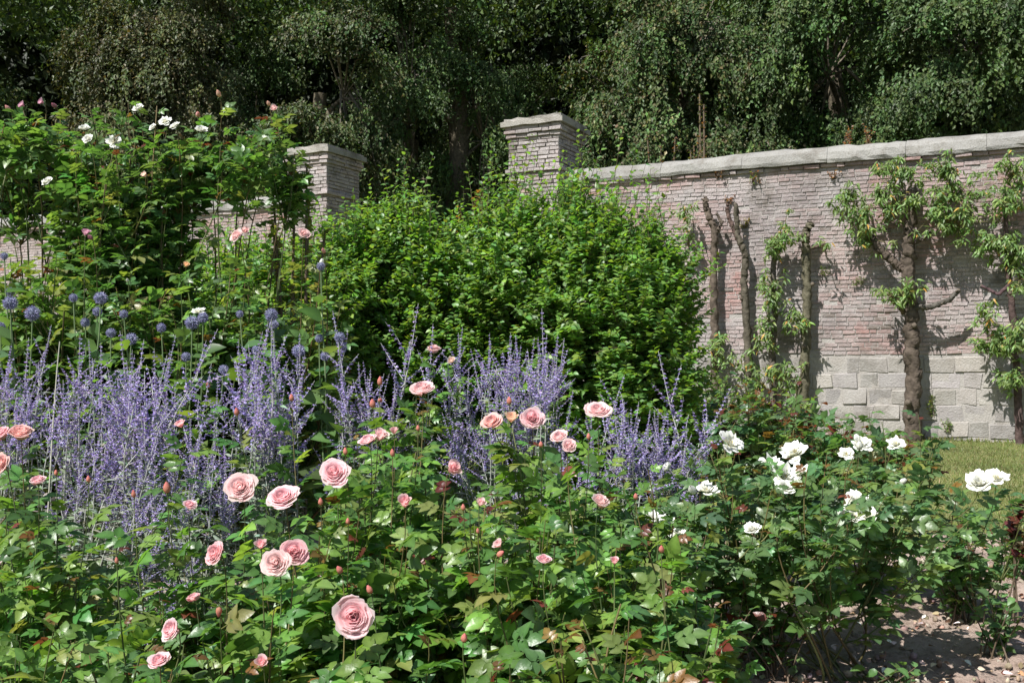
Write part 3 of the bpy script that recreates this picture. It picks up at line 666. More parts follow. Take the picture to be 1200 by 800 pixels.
# ------------------------------------------------------------------ hornbeam style shrubs
def twig_shrub(label,base,ells,seed,pal=G_HORN,leaf=.075,ntw=1500,name='shrub',cat='shrub',group='leafy shrubs in the middle of the border',shoots=26,tl=.34,tpl=LF_MID,shoot_h=.95):
    rng=np.random.default_rng(seed); base=np.array(base,float); root=thing(name,base,label,cat,group)
    fo=MB(); br=MB(); vol=np.array([e[3]*e[5] for e in ells]); vol=vol/vol.sum()
    for e,fr in zip(ells,vol):
        c=np.array(e[:3])+base; S=np.array(e[3:6]); n=int(ntw*fr)
        v=unit(rng.normal(0,1,(n,3))+np.array([-.12,-.45,.25]))
        lump=1+.14*np.sin(v[:,0:1]*7+seed)+.14*np.sin(v[:,2:3]*8+seed*3+v[:,0:1]*4)+.08*np.sin(v[:,1:2]*13)
        st=c+v*S*rng.uniform(.52,1.0,(n,1))**.6*lump
        d=unit(v*1.0+np.array([0,0,.55])+rng.normal(0,.38,(n,3)))
        L=tl*rng.uniform(.5,1.25,n)
        if shoots:
            k=int(1.6*shoots*fr*len(ells)); ii=np.argsort(-v[:,2]+rng.normal(0,.35,n))[:k]
            d[ii]=unit(np.stack([rng.normal(0,.22,k),rng.normal(0,.22,k),np.ones(k)],1)); L[ii]=rng.uniform(.35,1.0,k)*shoot_h
        en=st+d*L[:,None]; br.tubes(np.stack([st,(st+en)/2+rng.normal(0,.015,(n,3)),en],1),np.array([.004,.003,.0015]),4,(.10,.085,.05))
        nl=15; u=np.linspace(.05,1,nl)
        pos=(st[:,None]+d[:,None]*L[:,None,None]*u[None,:,None]); M=n*nl
        side=unit(np.cross(d,np.array([0,0,1.])+rng.normal(0,.3,(n,3))))
        sg=np.where(np.arange(nl)%2,1,-1)[None,:,None]
        D=(side[:,None]*sg*.9+d[:,None]*.55+rng.normal(0,.22,(n,nl,3))).reshape(-1,3)
        sz=leaf*rng.uniform(.7,1.15,M)*np.tile(np.where(u>.85,.7,1),n)
        R=frames(D,unit(LIGHTUP+SUNV*.2),sz,rng,.35)
        col=tones(pal,M,rng,.12)*np.repeat(np.exp(rng.normal(0,.13,(n,1))),nl,axis=0)
        yg=rng.uniform(0,1,M)<.10; col[yg]=tones([(.15,.22,.04)],yg.sum(),rng,.15)
        fo.inst(tpl,R,pos.reshape(-1,3),col)
        # main limbs
        k=9; e1=c+unit(rng.normal(0,1,(k,3)))*S*.75; s0=np.broadcast_to(base,(k,3))+rng.normal(0,.08,(k,3))*np.array([1,1,0]); 
        br.tubes(bez(s0,s0+(e1-s0)*.3+np.array([0,0,.3]),e1-(e1-s0)*.3,e1,np.linspace(0,1,8)),np.linspace(.026,.006,8),6,(.09,.075,.05))
    br.build('branches',M_BARK,root); fo.build('foliage',M_LEAF,root); return root
X_=lambda px,Y:(px-600)/F*Y
twig_shrub('leafy green shrub under the left gate pillar, beside the tall rose',(X_(385,9.6),9.6,0),[(-.1,0,1.2,.9,.7,1.1),(.2,0,1.8,.55,.5,.45)],31,shoots=22,shoot_h=.6)
twig_shrub('leafy green shrub in the gateway gap with tall upright shoots',(X_(478,10),10,0),[(0,0,1.3,.9,.8,1.2),(-.1,0,2.1,.5,.5,.5)],32,ntw=1900,shoots=34,shoot_h=.8)
twig_shrub('leafy green shrub in front of the lighter brick pillar',(X_(590,9.8),9.8,0),[(0,0,1.4,.95,.8,1.2),(.1,0,2.1,.6,.5,.5)],33,ntw=1900,shoots=30)
twig_shrub('leafy green shrub where the right wall meets its pillar',(X_(690,9.4),9.4,0),[(0,0,1.35,.9,.8,1.15),(-.05,0,2.05,.62,.5,.48)],34,ntw=1900,shoots=34)
twig_shrub('rounded green shrub at the right end of the shrub row',(X_(745,9.0),9.0,0),[(0,0,1.1,.42,.6,1.05),(-.05,0,1.75,.36,.42,.42),(-.1,-.1,.55,.45,.5,.55)],35,ntw=1500,shoots=20)
twig_shrub('shaded green shrub low behind the globe thistles',(X_(300,8.6),8.6,0),[(0,0,1.1,.9,.6,.95)],36,ntw=1300,shoots=8)

# ------------------------------------------------------------------ tall rose shrubs on the left
def bl(px,py,Y,size,kind,facing=None,tint=None,diam=None):
    f=facing if facing is not None else (random.uniform(-.6,.3),random.uniform(-.9,-.3),random.uniform(.3,.9))
    return (at(px,py,Y),diam if diam else size*Y/F,kind,f,tint)
CREAM=(.85,.80,.62); PEACH=(.85,.50,.28); MAUVE=(.42,.22,.38); BLUSH=(.88,.70,.66)
Yt=6.6
rose_bush('rose_shrub','tall shrub rose with mauve and white flowers at the far left edge','rose shrub','tall shrub roses on the left',
 (X_(25,Yt),Yt,0),.52,.5,3.0,70,[bl(56,214,6.1,15,'whitedouble'),bl(28,125,6.4,11,'halfbud',tint=MAUVE),bl(51,121,6.5,10,'halfbud',tint=MAUVE),bl(66,126,6.5,9,'bud',tint=MAUVE),bl(12,130,6.6,9,'bud',tint=BLUSH)],.145,G_TALL,.03,.05,41,ROSE_F,.042,.87,.005,dome=.12,hmin=.90)
rose_bush('rose_shrub','tall shrub rose carrying white double flowers above the left wall','rose shrub','tall shrub roses on the left',
 (X_(150,6.5),6.5,0),.46,.5,3.05,190,[bl(99,152,6.2,14,'whitedouble'),bl(104,164,6.1,15,'whitedouble'),bl(134,168,6.1,19,'white'),bl(163,128,6.5,15,'whitedouble'),bl(194,143,6.4,17,'white'),bl(206,149,6.3,15,'whitedouble'),bl(171,207,5.9,10,'halfbud',tint=CREAM)],.145,G_TALL,.06,.05,42,ROSE_F,.06,.30,.005,dome=.15,hmin=.40)
rose_bush('rose_shrub','tall shrub rose with one white flower and peach buds by the left pillar','rose shrub','tall shrub roses on the left',
 (X_(278,6.7),6.7,0),.46,.5,2.95,72,[bl(236,154,6.4,16,'whitedouble'),bl(258,114,6.7,10,'bud',tint=CREAM),bl(232,136,6.7,9,'bud',tint=BLUSH),bl(180,150,6.3,12,'whitedouble'),bl(322,129,6.8,11,'halfbud',tint=BLUSH),bl(316,124,6.8,8,'bud',tint=CREAM),bl(218,312,5.9,10,'halfbud',tint=(.8,.6,.2))],.145,G_TALL,.04,.05,43,ROSE_F,.042,.87,.005,dome=.12,hmin=.90)
rose_bush('rose_shrub','arching shrub rose with blush flowers in front of the left wall','rose shrub','tall shrub roses on the left',
 (X_(310,6.4),6.4,0),.66,.45,1.98,140,[bl(278,277,6.0,17,'open',tint=BLUSH),bl(288,272,6.1,12,'halfbud',tint=BLUSH),bl(356,275,6.0,16,'cup',tint=BLUSH),bl(380,296,6.1,8,'bud',tint=BLUSH),bl(376,311,6.0,10,'whitebud')],.14,G_TALL+G_YOUNG,.03,.12,44,ROSE_F,.06,.3,.006,dome=.3,hmin=.35)
rose_bush('rose_shrub','mid height rose bush in front of the tallest roses, with a purplish bloom','rose shrub','tall shrub roses on the left',
 (X_(50,5.9),5.9,0),.85,.45,2.06,200,[bl(100,276,5.6,13,'halfbud',tint=MAUVE),bl(108,280,5.6,9,'bud',tint=MAUVE)],.15,G_TALL+G_YOUNG[:1],.02,.12,45,ROSE_F,.06,.25,.006,dome=.2,hmin=.35)
rose_bush('rose_shrub','mid height rose bush below the white flowered shrub, one white bloom','rose shrub','tall shrub roses on the left',
 (X_(215,5.9),5.9,0),.7,.45,1.92,150,[bl(232,366,5.2,17,'white'),bl(150,330,5.6,7,'whitebud')],.15,G_TALL,.02,.05,46,ROSE_F,.06,.25,.006,dome=.25,hmin=.35)
shoot_plant('sapling','pale yellow green shoots in front of the left pillar','sapling',(X_(350,7.0),7.0,0),2.68,.22,9,.06,[(.17,.22,.07),(.20,.21,.09),(.14,.20,.06)],47,low=.66,dens=.032)

# ------------------------------------------------------------------ espalier trees on the wall
def fruit_tree(label,trunks,leafc,seed,off=.28,name='espalier_tree',cat='fruit tree',twigs=(),knob=.25):
    """trunks: list of (list of (px,py,off), r0, r1); leafc: list of (px,py,off,rpx_x,rpx_y,n,lean)"""
    rng=np.random.default_rng(seed); p0=wp(trunks[0][0][0][0],500,trunks[0][0][0][2]); base=(p0[0],p0[1],0)
    root=thing(name,base,label,cat,'old fruit trees trained on the wall')
    for q,(pts,r0,r1) in enumerate(trunks):
        mb=MB(); K=np.array([wp(*p) for p in pts]); n=max(14,int(len(pts)*12))
        if q==0: K[0,2]=min(K[0,2],-.03)
        tt=np.linspace(0,len(K)-1,n); 
        P=np.stack([np.interp(tt,np.arange(len(K)),K[:,i]) for i in range(3)],1)
        P[1:-1]=P[1:-1]*.5+(P[:-2]+P[2:])*.25; P[1:-1]=P[1:-1]*.5+(P[:-2]+P[2:])*.25
        P[1:]+=rng.normal(0,r0*.09,(n-1,3))
        r=np.linspace(r0,r1,n)*(1+knob*.35*rng.uniform(-1,1,n)); mb.tubes(P,r,12,tones([(.105,.08,.065),(.085,.066,.054)],1,rng,.05)[0])
        mb.v[-1]=mb.v[-1]+rng.normal(0,r0*.075,mb.v[-1].shape)
        mb.tubes(np.stack([P[-1],P[-1]+unit(P[-1]-P[-2])*r1*1.1]),np.array([r[-1],.001]),12,(.12,.10,.08))
        # knots
        k=max(3,n//4); ii=rng.integers(1,n-1,k); Pk=P[ii]+rng.normal(0,r0*.5,(k,3))
        mb.inst(ICO,frames(rng.normal(0,1,(k,3)),(0,0,1),r0*rng.uniform(.25,.5,k),rng,.5),Pk,(.11,.09,.07))
        mb.build('trunk' if q==0 else 'branch',M_BARK,root)
    for (px,py,of,rx,ry,n) in leafc:
        fo=MB(); tw=MB()
        c=wp(px,py,of); sx=rx/F*c[1]; sy=ry/F*c[1]
        k=max(4,int(n*.75)); v=rng.normal(0,.54,(k,3))
        pc=c+np.outer(v[:,0]*sx,np.r_[U_,0])+np.outer(v[:,1]*.22,np.r_[N_,0])+np.outer(v[:,2]*sy,[0,0,1.])
        tw.tubes(np.stack([np.broadcast_to(c-np.array([N_[0]*.1,N_[1]*.1,sy*.4]),(k,3)),(c+pc)/2,pc],1),np.array([.007,.005,.0025]),4,(.16,.14,.06))
        nl=11; pk=np.repeat(pc,nl,axis=0)+rng.normal(0,.03,(k*nl,3)); M=len(pk)
        az=rng.uniform(0,6.28,M); D=np.stack([np.cos(az)*.8+N_[0]*.4,np.sin(az)*.8+N_[1]*.4,rng.normal(-.55,.45,M)],1)
        col=tones(G_PEACH,M,rng,.16); y=rng.uniform(0,1,M)<.03; col[y]=tones([(.40,.24,.06)],y.sum(),rng,.2)
        fo.inst(LANCE,frames(D,LIGHTUP-np.r_[0,.4,0],rng.uniform(.08,.13,M),rng,.35),pk,col)
        tw.build('twigs',M_STEM,root); fo.build('foliage',M_PEACH,root)
    return root
fruit_tree('old knobbly bare trunk on the wall, leftmost, almost leafless',[([(838,480,.2),(838,400,.2),(836,320,.2),(838,270,.22),(828,245,.25),(826,232,.28)],.075,.045),([(838,275,.22),(846,262,.25),(840,250,.25)],.035,.02)],[(800,250,.3,12,14,14),(806,285,.3,10,18,10),(845,395,.3,16,12,10),(842,420,.35,24,14,14)],51)
fruit_tree('crooked bare trunk on the wall with forked stubs near the top',[([(880,480,.2),(876,400,.2),(872,330,.2),(874,300,.22),(864,275,.25),(862,240,.28)],.07,.04),([(874,300,.22),(860,270,.25),(852,248,.26),(853,238,.26)],.04,.03)],[(862,425,.35,16,10,8),(890,408,.35,8,8,5)],52)
fruit_tree('slim wall trained tree in leaf from top to bottom between bare trunks',[([(907,480,.2),(905,420,.2),(908,360,.2),(906,310,.22),(912,275,.25)],.06,.035)],[(918,272,.35,20,18,30),(912,290,.35,14,12,16),(905,332,.35,16,14,22),(912,348,.35,12,12,14),(900,370,.35,10,18,16),(938,372,.35,16,14,22),(905,395,.35,16,14,18),(915,440,.4,22,16,26),(893,445,.4,14,14,12)],53)
fruit_tree('straight bare trunk with a knob on top, left of the biggest tree',[([(940,480,.2),(944,420,.2),(946,350,.2),(945,300,.22),(944,272,.25),(950,262,.25)],.08,.06),([(946,292,.2),(966,286,.25)],.03,.02)],[(962,288,.3,8,5,5)],54,knob=.35)
fruit_tree('biggest fruit tree on the wall with thick trunk and leafy limbs',[([(1068,520,.3),(1070,440,.3),(1068,380,.3),(1064,320,.3),(1066,270,.32),(1070,225,.35)],.125,.075),
 ([(1062,318,.3),(1046,306,.32),(1030,292,.36),(1022,278,.4)],.07,.05),
 ([(1070,285,.3),(1084,278,.4),(1090,270,.45)],.04,.025),
 ([(1068,360,.3),(1090,360,.4),(1112,352,.42),(1124,340,.42)],.05,.03),
 ([(1060,366,.3),(1048,352,.4),(1042,345,.42)],.045,.03)],
 [(1042,198,.4,18,14,32),(1062,205,.45,14,12,20),(990,230,.4,20,14,34),(1010,255,.4,18,20,38),(1016,278,.4,18,14,26),(1050,240,.4,28,18,46),(1052,345,.5,24,12,34),(1035,228,.4,16,14,20),(1105,200,.45,22,18,40),(1118,228,.45,28,20,56),(1100,245,.45,18,22,34),(1120,262,.45,24,18,40)],55,knob=.16)
fruit_tree('leafy wall tree at the right edge with hanging foliage and long shadows',[([(1195,530,.25),(1192,440,.25),(1186,360,.3),(1180,300,.35),(1178,240,.4)],.06,.03),([(1188,330,.3),(1170,345,.4),(1150,335,.4)],.03,.02)],
 [(1185,200,.45,20,20,40),(1180,235,.45,24,20,46),(1160,280,.45,26,14,40),(1190,290,.45,20,20,40),(1196,320,.45,14,16,24),(1156,370,.45,14,18,20),(1176,400,.45,24,16,38),(1192,385,.45,16,18,24),(1185,440,.45,20,14,28),(1160,405,.45,14,10,14)],56)
# wall weeds
for i,(px,py,hh,col,lab) in enumerate([(843,205,.16,DRYC,'brown dried weed high on the brickwork, left one of the upper pair'),
  (884,210,.20,DRYC+G_PEACH,'brown green weed growing from the wall just under the coping, middle'),(855,235,.14,DRYC,'small dry weed tuft above the forked bare trunk'),(978,206,.14,DRYC,'sparse dry weed under the coping left of the big leafy tree'),
  (872,262,.18,[(.2,.2,.06),(.16,.12,.05)],'yellowish weed tuft beside the crooked bare trunk'),(1006,330,.14,G_PEACH,'small green weed rooted in bare brickwork left of the biggest trunk'),
  (968,318,.16,G_PEACH,'small green weed in the bricks between knobbed trunk and biggest tree'),(1092,478,.35,G_YOUNG,'upright weed at the wall foot just right of the biggest trunk'),(1110,500,.22,G_PEACH,'low weed against the stone footing at the edge of the lawn')]):
    p=wp(px,py,.03); shoot_plant('wall_weed',lab,'weed',p+np.array([0,0,-hh*.4]),hh,.10,8,.045,col,500+i,dens=.025,group='weeds growing on the wall')
# ivy strand on the pillar and at the wall's end
shoot_plant('climbing_sapling','thin green climbing shoots up the shaded side of the taller pillar','climber',(X_(668,17.4),17.4,0),4.6,.25,14,.08,G_HORN,61,low=.55,dens=.05)
shoot_plant('climbing_sapling','thin green shoots against the wall near the pillar','climber',(X_(722,16.9),16.9,0),4.35,.2,9,.08,G_HORN,62,low=.55,dens=.06)
shoot_plant('sapling','arching orange leaved shoot in the gateway gap','sapling',(X_(570,19.5),19.5,0),4.55,.6,9,.10,[(.25,.14,.05),(.12,.15,.05)],63,low=.75,dens=.06)

# low plants at the foot of the wall
LOW=[(G_WROSE+G_RED,.1)]
for i,(px,Y,h,rx,pal,lab) in enumerate([
 (832,11.5,1.15,.5,G_WROSE+G_PEACH,'green bush below the leftmost bare trunk'),
 (872,10.6,.80,.45,G_WROSE+G_RED[:1],'low bush with reddish leaves at the foot of the crooked trunk'),
 (918,10.2,1.0,.40,G_PEACH+G_RED[:1],'pale leaved bush with red tips below the slim leafy tree'),
 (965,9.8,.75,.5,G_WROSE+G_RED[:1],'low leafy bush in front of the pale stone footing'),
 (800,10.6,.9,.45,G_WROSE,'low green bush beside the end of the shrub row'),
 (1035,9.4,.62,.4,G_WROSE+G_RED[:2],'small bush with red leaves left of the biggest trunk base')]):
    shoot_plant('low_bush',lab,'bush',(X_(px,Y),Y,0),h,rx,46,.09,pal,600+i,group='low bushes before the wall',dens=.045,low=.15,m=M_LEAF)

# ------------------------------------------------------------------ foreground roses
def yof(py):   # depth at which the top of the pink roses shows at this height
    return float(np.interp(py,[440,473,521,614,745,800],[4.3,3.8,3.2,2.6,2.1,1.95]))
CAMUP=(-.15,-.75,.62)
PINK=[(283,572,37,'open',(.0,-.85,.45)),(333,586,40,'open',(-.1,-.5,.85)),(393,556,38,'open',(.05,-.75,.6)),(256,650,34,'cup',(-.5,-.6,.55)),(306,642,17,'halfbud',(.1,-.4,.9)),
(325,660,35,'open',(-.1,-.85,.35)),(345,648,33,'open',(.3,-.8,.5)),(415,722,47,'open',(.05,-.95,.2)),(205,739,34,'cup',(-.5,-.6,.5)),(187,777,30,'cup',(.1,-.4,.9)),(308,779,20,'halfbud',(0,-.5,.8)),
(495,460,34,'cup',(0,-.35,.95)),(437,478,13,'bud',(0,-.1,1)),(445,452,12,'bud',(.1,0,1)),(432,518,26,'cup',(-.3,-.3,.9)),(444,516,22,'halfbud',(.3,-.3,.9)),(462,508,13,'halfbud',(0,0,1)),
(578,498,30,'cup',(-.3,-.5,.8)),(599,494,20,'halfbud',(.1,-.2,.9)),(624,491,29,'open',(.05,-.9,.35)),(656,514,26,'cup',(-.2,-.4,.9)),(666,524,22,'cup',(.2,-.6,.6)),(701,482,32,'open',(0,-.5,.85)),
(527,552,24,'halfbud',(.6,-.5,.5)),(475,593,22,'halfbud',(0,-.5,.9)),(543,598,10,'bud',(0,0,1)),(562,592,15,'halfbud',(.3,-.4,.8)),(597,474,11,'bud',(0,0,1)),
(25,511,34,'cup',(.2,-.3,.95)),(3,512,28,'cup',(-.3,-.4,.8)),(4,545,30,'cup',(-.2,-.7,.5)),(45,566,23,'cup',(.1,-.2,.95)),(213,500,16,'halfbud',(-.3,-.3,.9)),(278,487,11,'bud',(0,-.2,1)),
(196,578,15,'bud',(0,0,1)),(157,583,10,'bud',(0,0,1)),(222,594,20,'cup',(.3,-.3,.8)),(702,590,25,'cup',(.4,-.3,.8)),(637,658,22,'cup',(.2,-.2,.95)),(586,640,15,'halfbud',(-.4,-.3,.7)),(583,651,13,'bud',(.5,-.3,.4)),
(720,660,14,'halfbud',(0,-.3,.9)),(775,647,12,'bud',(0,-.3,.9)),(400,671,14,'bud',(-.3,-.3,.8)),(435,695,13,'bud',(-.3,0,.8)),(257,710,13,'bud',(0,0,-1)),(228,703,22,'cup',(-.3,.1,.9)),(543,752,15,'bud',(.2,-.1,.9)),
(405,533,10,'bud',(0,0,1)),(460,535,10,'bud',(0,0,1)),(490,505,9,'bud',(0,0,1)),(104,565,9,'bud',(0,0,1)),(66,557,8,'bud',(0,0,1)),(244,455,9,'bud',(0,0,1)),(342,470,10,'bud',(0,0,1)),(376,592,10,'bud',(0,0,1)),(408,614,10,'bud',(0,0,1)),(634,524,9,'bud',(0,0,1)),(560,625,8,'bud',(0,0,1)),(690,515,9,'bud',(0,0,1)),(137,660,8,'bud',(0,0,1)),(745,585,9,'bud',(0,0,1))]
BUSH=[ # X, Y, rx, ry, h, canes, label
 (-1.02,2.25,.36,.34,.80,52,'pink rose bush filling the bottom left corner, few flowers'),
 (-.60,2.20,.32,.32,.80,46,'pink rose bush at the bottom with tilted blooms left of centre'),
 (-.18,2.15,.32,.32,.80,48,'pink rose bush at the bottom with the big front facing bloom'),
 (.22,2.25,.30,.32,.80,44,'pink rose bush at the bottom edge, right of centre, mostly leaves and red shoots'),
 (-1.35,2.95,.33,.32,.93,38,'pink rose bush at the left edge below the pair of side by side blooms'),
 (-.88,2.85,.30,.28,.86,28,'open growing rose bush in front of the lavender coloured sage'),
 (-.50,2.85,.34,.32,1.02,52,'pink rose bush with three large open blooms in its upper part'),
 (-.02,2.85,.34,.32,.98,48,'pink rose bush in the middle with small half open blooms'),
 (.36,2.85,.30,.32,.94,44,'pink rose bush with a single pale bloom right of the middle'),
 (-1.75,3.45,.34,.3,1.02,34,'pink rose bush at the far left holding two wide pale blooms'),
 (-.46,3.55,.36,.3,1.10,44,'pink rose bush with a tall side on bloom before the sage'),
 (.04,3.55,.34,.3,1.10,42,'pink rose bush with a row of three blooms level with the sage'),
 (.38,3.6,.30,.3,1.06,36,'pink rose bush with one high pink bloom near the white roses')]
asg={i:[] for i in range(len(BUSH))}
for (px,py,sz,kind,fc) in PINK:
    Y=yof(py); P=at(px,py,Y)
    d=[math.hypot((P[0]-b[0]),(P[1]-b[1])*1.3) for b in BUSH]; k=int(np.argmin(d))
    tint=None
    if (px,py) in((578,498),(25,511),(4,545)): tint=(.88,.60,.52)
    if (px,py)==(599,494): tint=(.88,.68,.38)
    f=np.array(fc)+np.array([-.05,-.1,0]); asg[k].append((P,sz*Y/F*(.95 if kind=='bud' else 1.0)*(.98 if kind in('open','cup') else 1.),kind,f,tint))
for i,(x,y,rx,ry,h,nc,lab) in enumerate(BUSH):
    rose_bush('rose_bush',lab,'rose bush','pink rose bushes in the foreground',(x,y,0),rx,ry,h,int(nc*1.5),asg[i],.104,seed=100+i,red=.06 if i!=3 else .16,cane_r=.003)
# farther pale pink rose in the sage
rose_bush('rose_bush','slender rose rising through the sage with one blush flower','rose bush',None,(X_(500,4.7),4.7,0),.26,.2,1.25,16,[bl(508,412,4.6,20,'cup',(0,-.3,.9),BLUSH),bl(530,424,4.7,12,'halfbud',tint=CREAM),bl(445,470,4.5,9,'bud')],.11,seed=140)

def yow(py): return float(np.interp(py,[510,560,640,700],[4.9,4.3,3.8,3.5]))
WHITE=[(855,521,28,'white'),(903,545,26,'white'),(932,532,30,'white'),(918,560,30,'white'),(936,556,24,'white'),(920,572,20,'whitedouble'),(828,576,23,'white'),(813,578,12,'whitebud'),(882,621,18,'whitedouble'),
(1003,591,28,'white'),(1000,606,22,'white'),(1018,606,22,'white'),(984,606,12,'whitebud'),(1008,521,24,'white'),(992,533,16,'white'),(1050,521,19,'white'),(1147,567,27,'whitedouble'),(1168,561,22,'white'),
(795,628,19,'whitedouble'),(765,608,17,'white'),(782,610,15,'white'),(761,633,18,'white'),(775,650,9,'whitebud'),(778,552,11,'whitebud'),(1007,527,10,'whitebud'),(1055,566,8,'whitebud')]
WB=[(X_(990,4.15),4.15,.50,.42,1.04,50,'white rose bush on open soil with visible forked stem at its base',.03),
    (X_(860,4.35),4.35,.42,.36,1.05,50,'white rose bush carrying the densest cluster of white flowers',.05),
    (X_(1150,4.9),4.9,.32,.32,.78,26,'sparse white rose bush at the right with two flowers together',.12),
    (X_(770,4.0),4.0,.26,.3,.92,30,'white rose bush mixed into the pink ones right of the middle',.03),
    (X_(1010,5.4),5.4,.50,.36,1.18,50,'white rose bush further back before the lawn with red tipped shoots',.10),
    (X_(905,5.6),5.6,.48,.36,1.24,46,'white rose bush further back with dark red young leaves',.12)]
asg={i:[] for i in range(len(WB))}
for (px,py,sz,kind) in WHITE:
    Y=yow(py); P=at(px,py,Y); d=[math.hypot(P[0]-b[0],(P[1]-b[1])*.9) for b in WB]; k=int(np.argmin(d))
    f=(random.uniform(-.5,.4),random.uniform(-.8,-.3),random.uniform(.45,1)); asg[k].append((P,sz*Y/F*1.22*(1.2 if 'bud' in kind else 1),kind,f,None))
for i,(x,y,rx,ry,h,nc,lab,rd) in enumerate(WB):
    rose_bush('rose_bush',lab,'rose bush','white rose bushes on the right',(x,y,0),rx,ry,h,nc,asg[i],.112,G_WROSE,rd,.08,160+i,ROSE_T,.045,.38 if i!=0 else .45,.003,dome=.35,hmin=.45)
# low self sown leafy plants bottom right
for i,(px,py,h,r,lab) in enumerate([(905,755,.40,.24,'leafy sucker growth on shaded soil just left of the white rose stem'),(875,700,.5,.22,'upright young leafy growth below the densest white flower cluster'),(1165,735,.32,.18,'low leafy rose sucker on bare soil at the bottom right'),(1190,640,.42,.2,'leafy green plant at the right edge above the bare soil'),(845,770,.42,.2,'low plant with red and green leaves between pink and white roses'),(1050,770,.10,.12,'tiny seedling with a few leaves on the bare soil'),(1120,690,.40,.14,'thin leafy shoot leaning right of the white rose stem')]):
    Y=EYE*F/(py+40-HOR); shoot_plant('low_plant',lab,'plant',(X_(px,Y),Y,0),h,r,14,.055,G_WROSE+([G_RED[0]] if i in(0,4) else []),700+i,tpl=LF,m=M_ROSE,dens=.04,low=.2)
shoot_plant('seed_head_plant','wiry plant with dark maroon leaves at the right edge by the lawn','plant',(X_(1192,4.8),4.8,0),.74,.07,4,.05,[(.10,.025,.025),(.08,.06,.03)],710,low=.82,dens=.025,m=M_ROSE)

# ------------------------------------------------------------------ russian sage
PUR=[(.36,.30,.56),(.43,.37,.62),(.29,.24,.49),(.49,.44,.66)]
def spike_mesh(seed):
    rng=np.random.default_rng(seed); mb=MB(); st=MB(); nb=7
    # main axis 1 long, side branches on the lower half
    axes=[(np.array([0,0,0.]),np.array([rng.normal(0,.05),rng.normal(0,.05),1.]),1.0,.42)]
    for k in range(nb):
        t=.12+.07*k; a=k*2.4; d=np.array([np.cos(a)*rng.uniform(.5,1.0),np.sin(a)*rng.uniform(.5,1.0),.95]); axes.append((np.array([0,0,t]),d/np.linalg.norm(d),rng.uniform(.30,.48)*(1-.3*k/nb),.20))
    for (o,d,L,s0) in axes:
        mb.tubes(np.stack([o,o+d*L*.5+rng.normal(0,.008,3),o+d*L]),np.array([.0055,.004,.002])*(1 if L==1 else .7),4,(.52,.53,.50))
        nw=int((1-s0)*L/.040)
        for w_ in range(nw):
            t=s0+(1-s0)*w_/max(1,nw); c=o+d*L*t; k=8; a=rng.uniform(0,6.28,k)
            D=np.stack([np.cos(a),np.sin(a),rng.normal(.35,.3,k)],1); s=.031*rng.uniform(.7,1.25,k)*(1-.45*t)
            mb.inst(FARLEAF,frames(D,(0,0,1),s,rng,.8)*np.array([1.3,1,1])[None,None,:],np.broadcast_to(c,(k,3)),tones(PUR,k,rng,.2))
        if L==1:
            k=10; t=rng.uniform(0,.3,k); a=rng.uniform(0,6.28,k); D=np.stack([np.cos(a),np.sin(a),np.full(k,.6)],1)
            mb.inst(LANCE,frames(D,(0,0,1),rng.uniform(.05,.10,k),rng,.4),np.outer(t,d),tones(G_SAGE,k,rng,.1))
    a=mb.build('flower_spike',M_FLORET,None,False)
    r=(a.data,None); bpy.data.objects.remove(a); return r
SP=[spike_mesh(300+i) for i in range(6)]
def sage(label,px,Y,tops,seed,h=None,group='clumps of purple russian sage'):
    """tops: list of (px,py,len_m)"""
    rng=np.random.default_rng(seed); base=np.array([X_(px,Y),Y,0.]); root=thing('sage_clump',base,label,'sage plant',group)
    st=MB(); P0=[];P3=[];DD=[]
    tops=[q for i,q in enumerate(tops) if i%3 !=1 or i>=len(tops)-3]
    for (x,y,L) in tops:
        p=at(x,y,Y+rng.normal(0,.16)); p0=base+np.array([rng.normal(0,.07),rng.normal(0,.07),0]); d=unit((p-p0)*np.array([1.15,1.15,1])+rng.normal(0,.16,3)*np.array([1,1,.3]))
        s=p-d*L; P0.append(p0); P3.append(s); DD.append(d)
        pm,sm=SP[rng.integers(0,6)]
        o=bpy.data.objects.new('flower_spike',pm); C.objects.link(o); o.parent=root; o.location=Vector([float(v) for v in s])-root.location
        o.rotation_mode='QUATERNION'
        from mathutils import Quaternion
        o.rotation_quaternion=Vector([float(v) for v in d]).to_track_quat('Z','Y')@Quaternion((0,0,1),rng.uniform(0,6.28)); o.scale=(L,L,L)
    P0=np.array(P0);P3=np.array(P3);DD=np.array(DD); Ls=np.linalg.norm(P3-P0,axis=1,keepdims=True)
    PP=(P0,P0+(P3-P0)*.35,P3-DD*Ls*.3,P3)
    st.tubes(bez(*PP,np.linspace(0,1,8)),np.linspace(.0032,.0022,8),4,(.45,.46,.42)); st.build('stem',M_SAGE,root)
    fo=MB(); pos=bez(*PP,np.linspace(.25,1,26)).reshape(-1,3); pos=np.repeat(pos,2,axis=0); M=len(pos); a=rng.uniform(0,6.28,M)
    D=np.stack([np.cos(a),np.sin(a),rng.uniform(.1,.9,M)],1)
    fo.inst(LANCE,frames(D,LIGHTUP,rng.uniform(.025,.06,M),rng,.4),pos,tones(G_SAGE,M,rng,.12)); fo.build('foliage',M_SAGE,root)
def fan(cx,cy,w,h,n,seed,L=(.32,.5)):
    r=random.Random(seed); w*=1.25; return [(cx+r.uniform(-w,w),cy+r.uniform(-h,h),r.uniform(*L)) for _ in range(n)]
sage('purple sage clump at the far left edge below the globe thistles',15,4.4,fan(15,415,38,38,20,1)+fan(20,470,40,40,12,11),801)
sage('tall purple sage clump left, with upright beaded spikes',105,4.3,fan(100,415,45,32,20,2)+fan(110,480,50,40,14,12)+[(100,392,.5)],802)
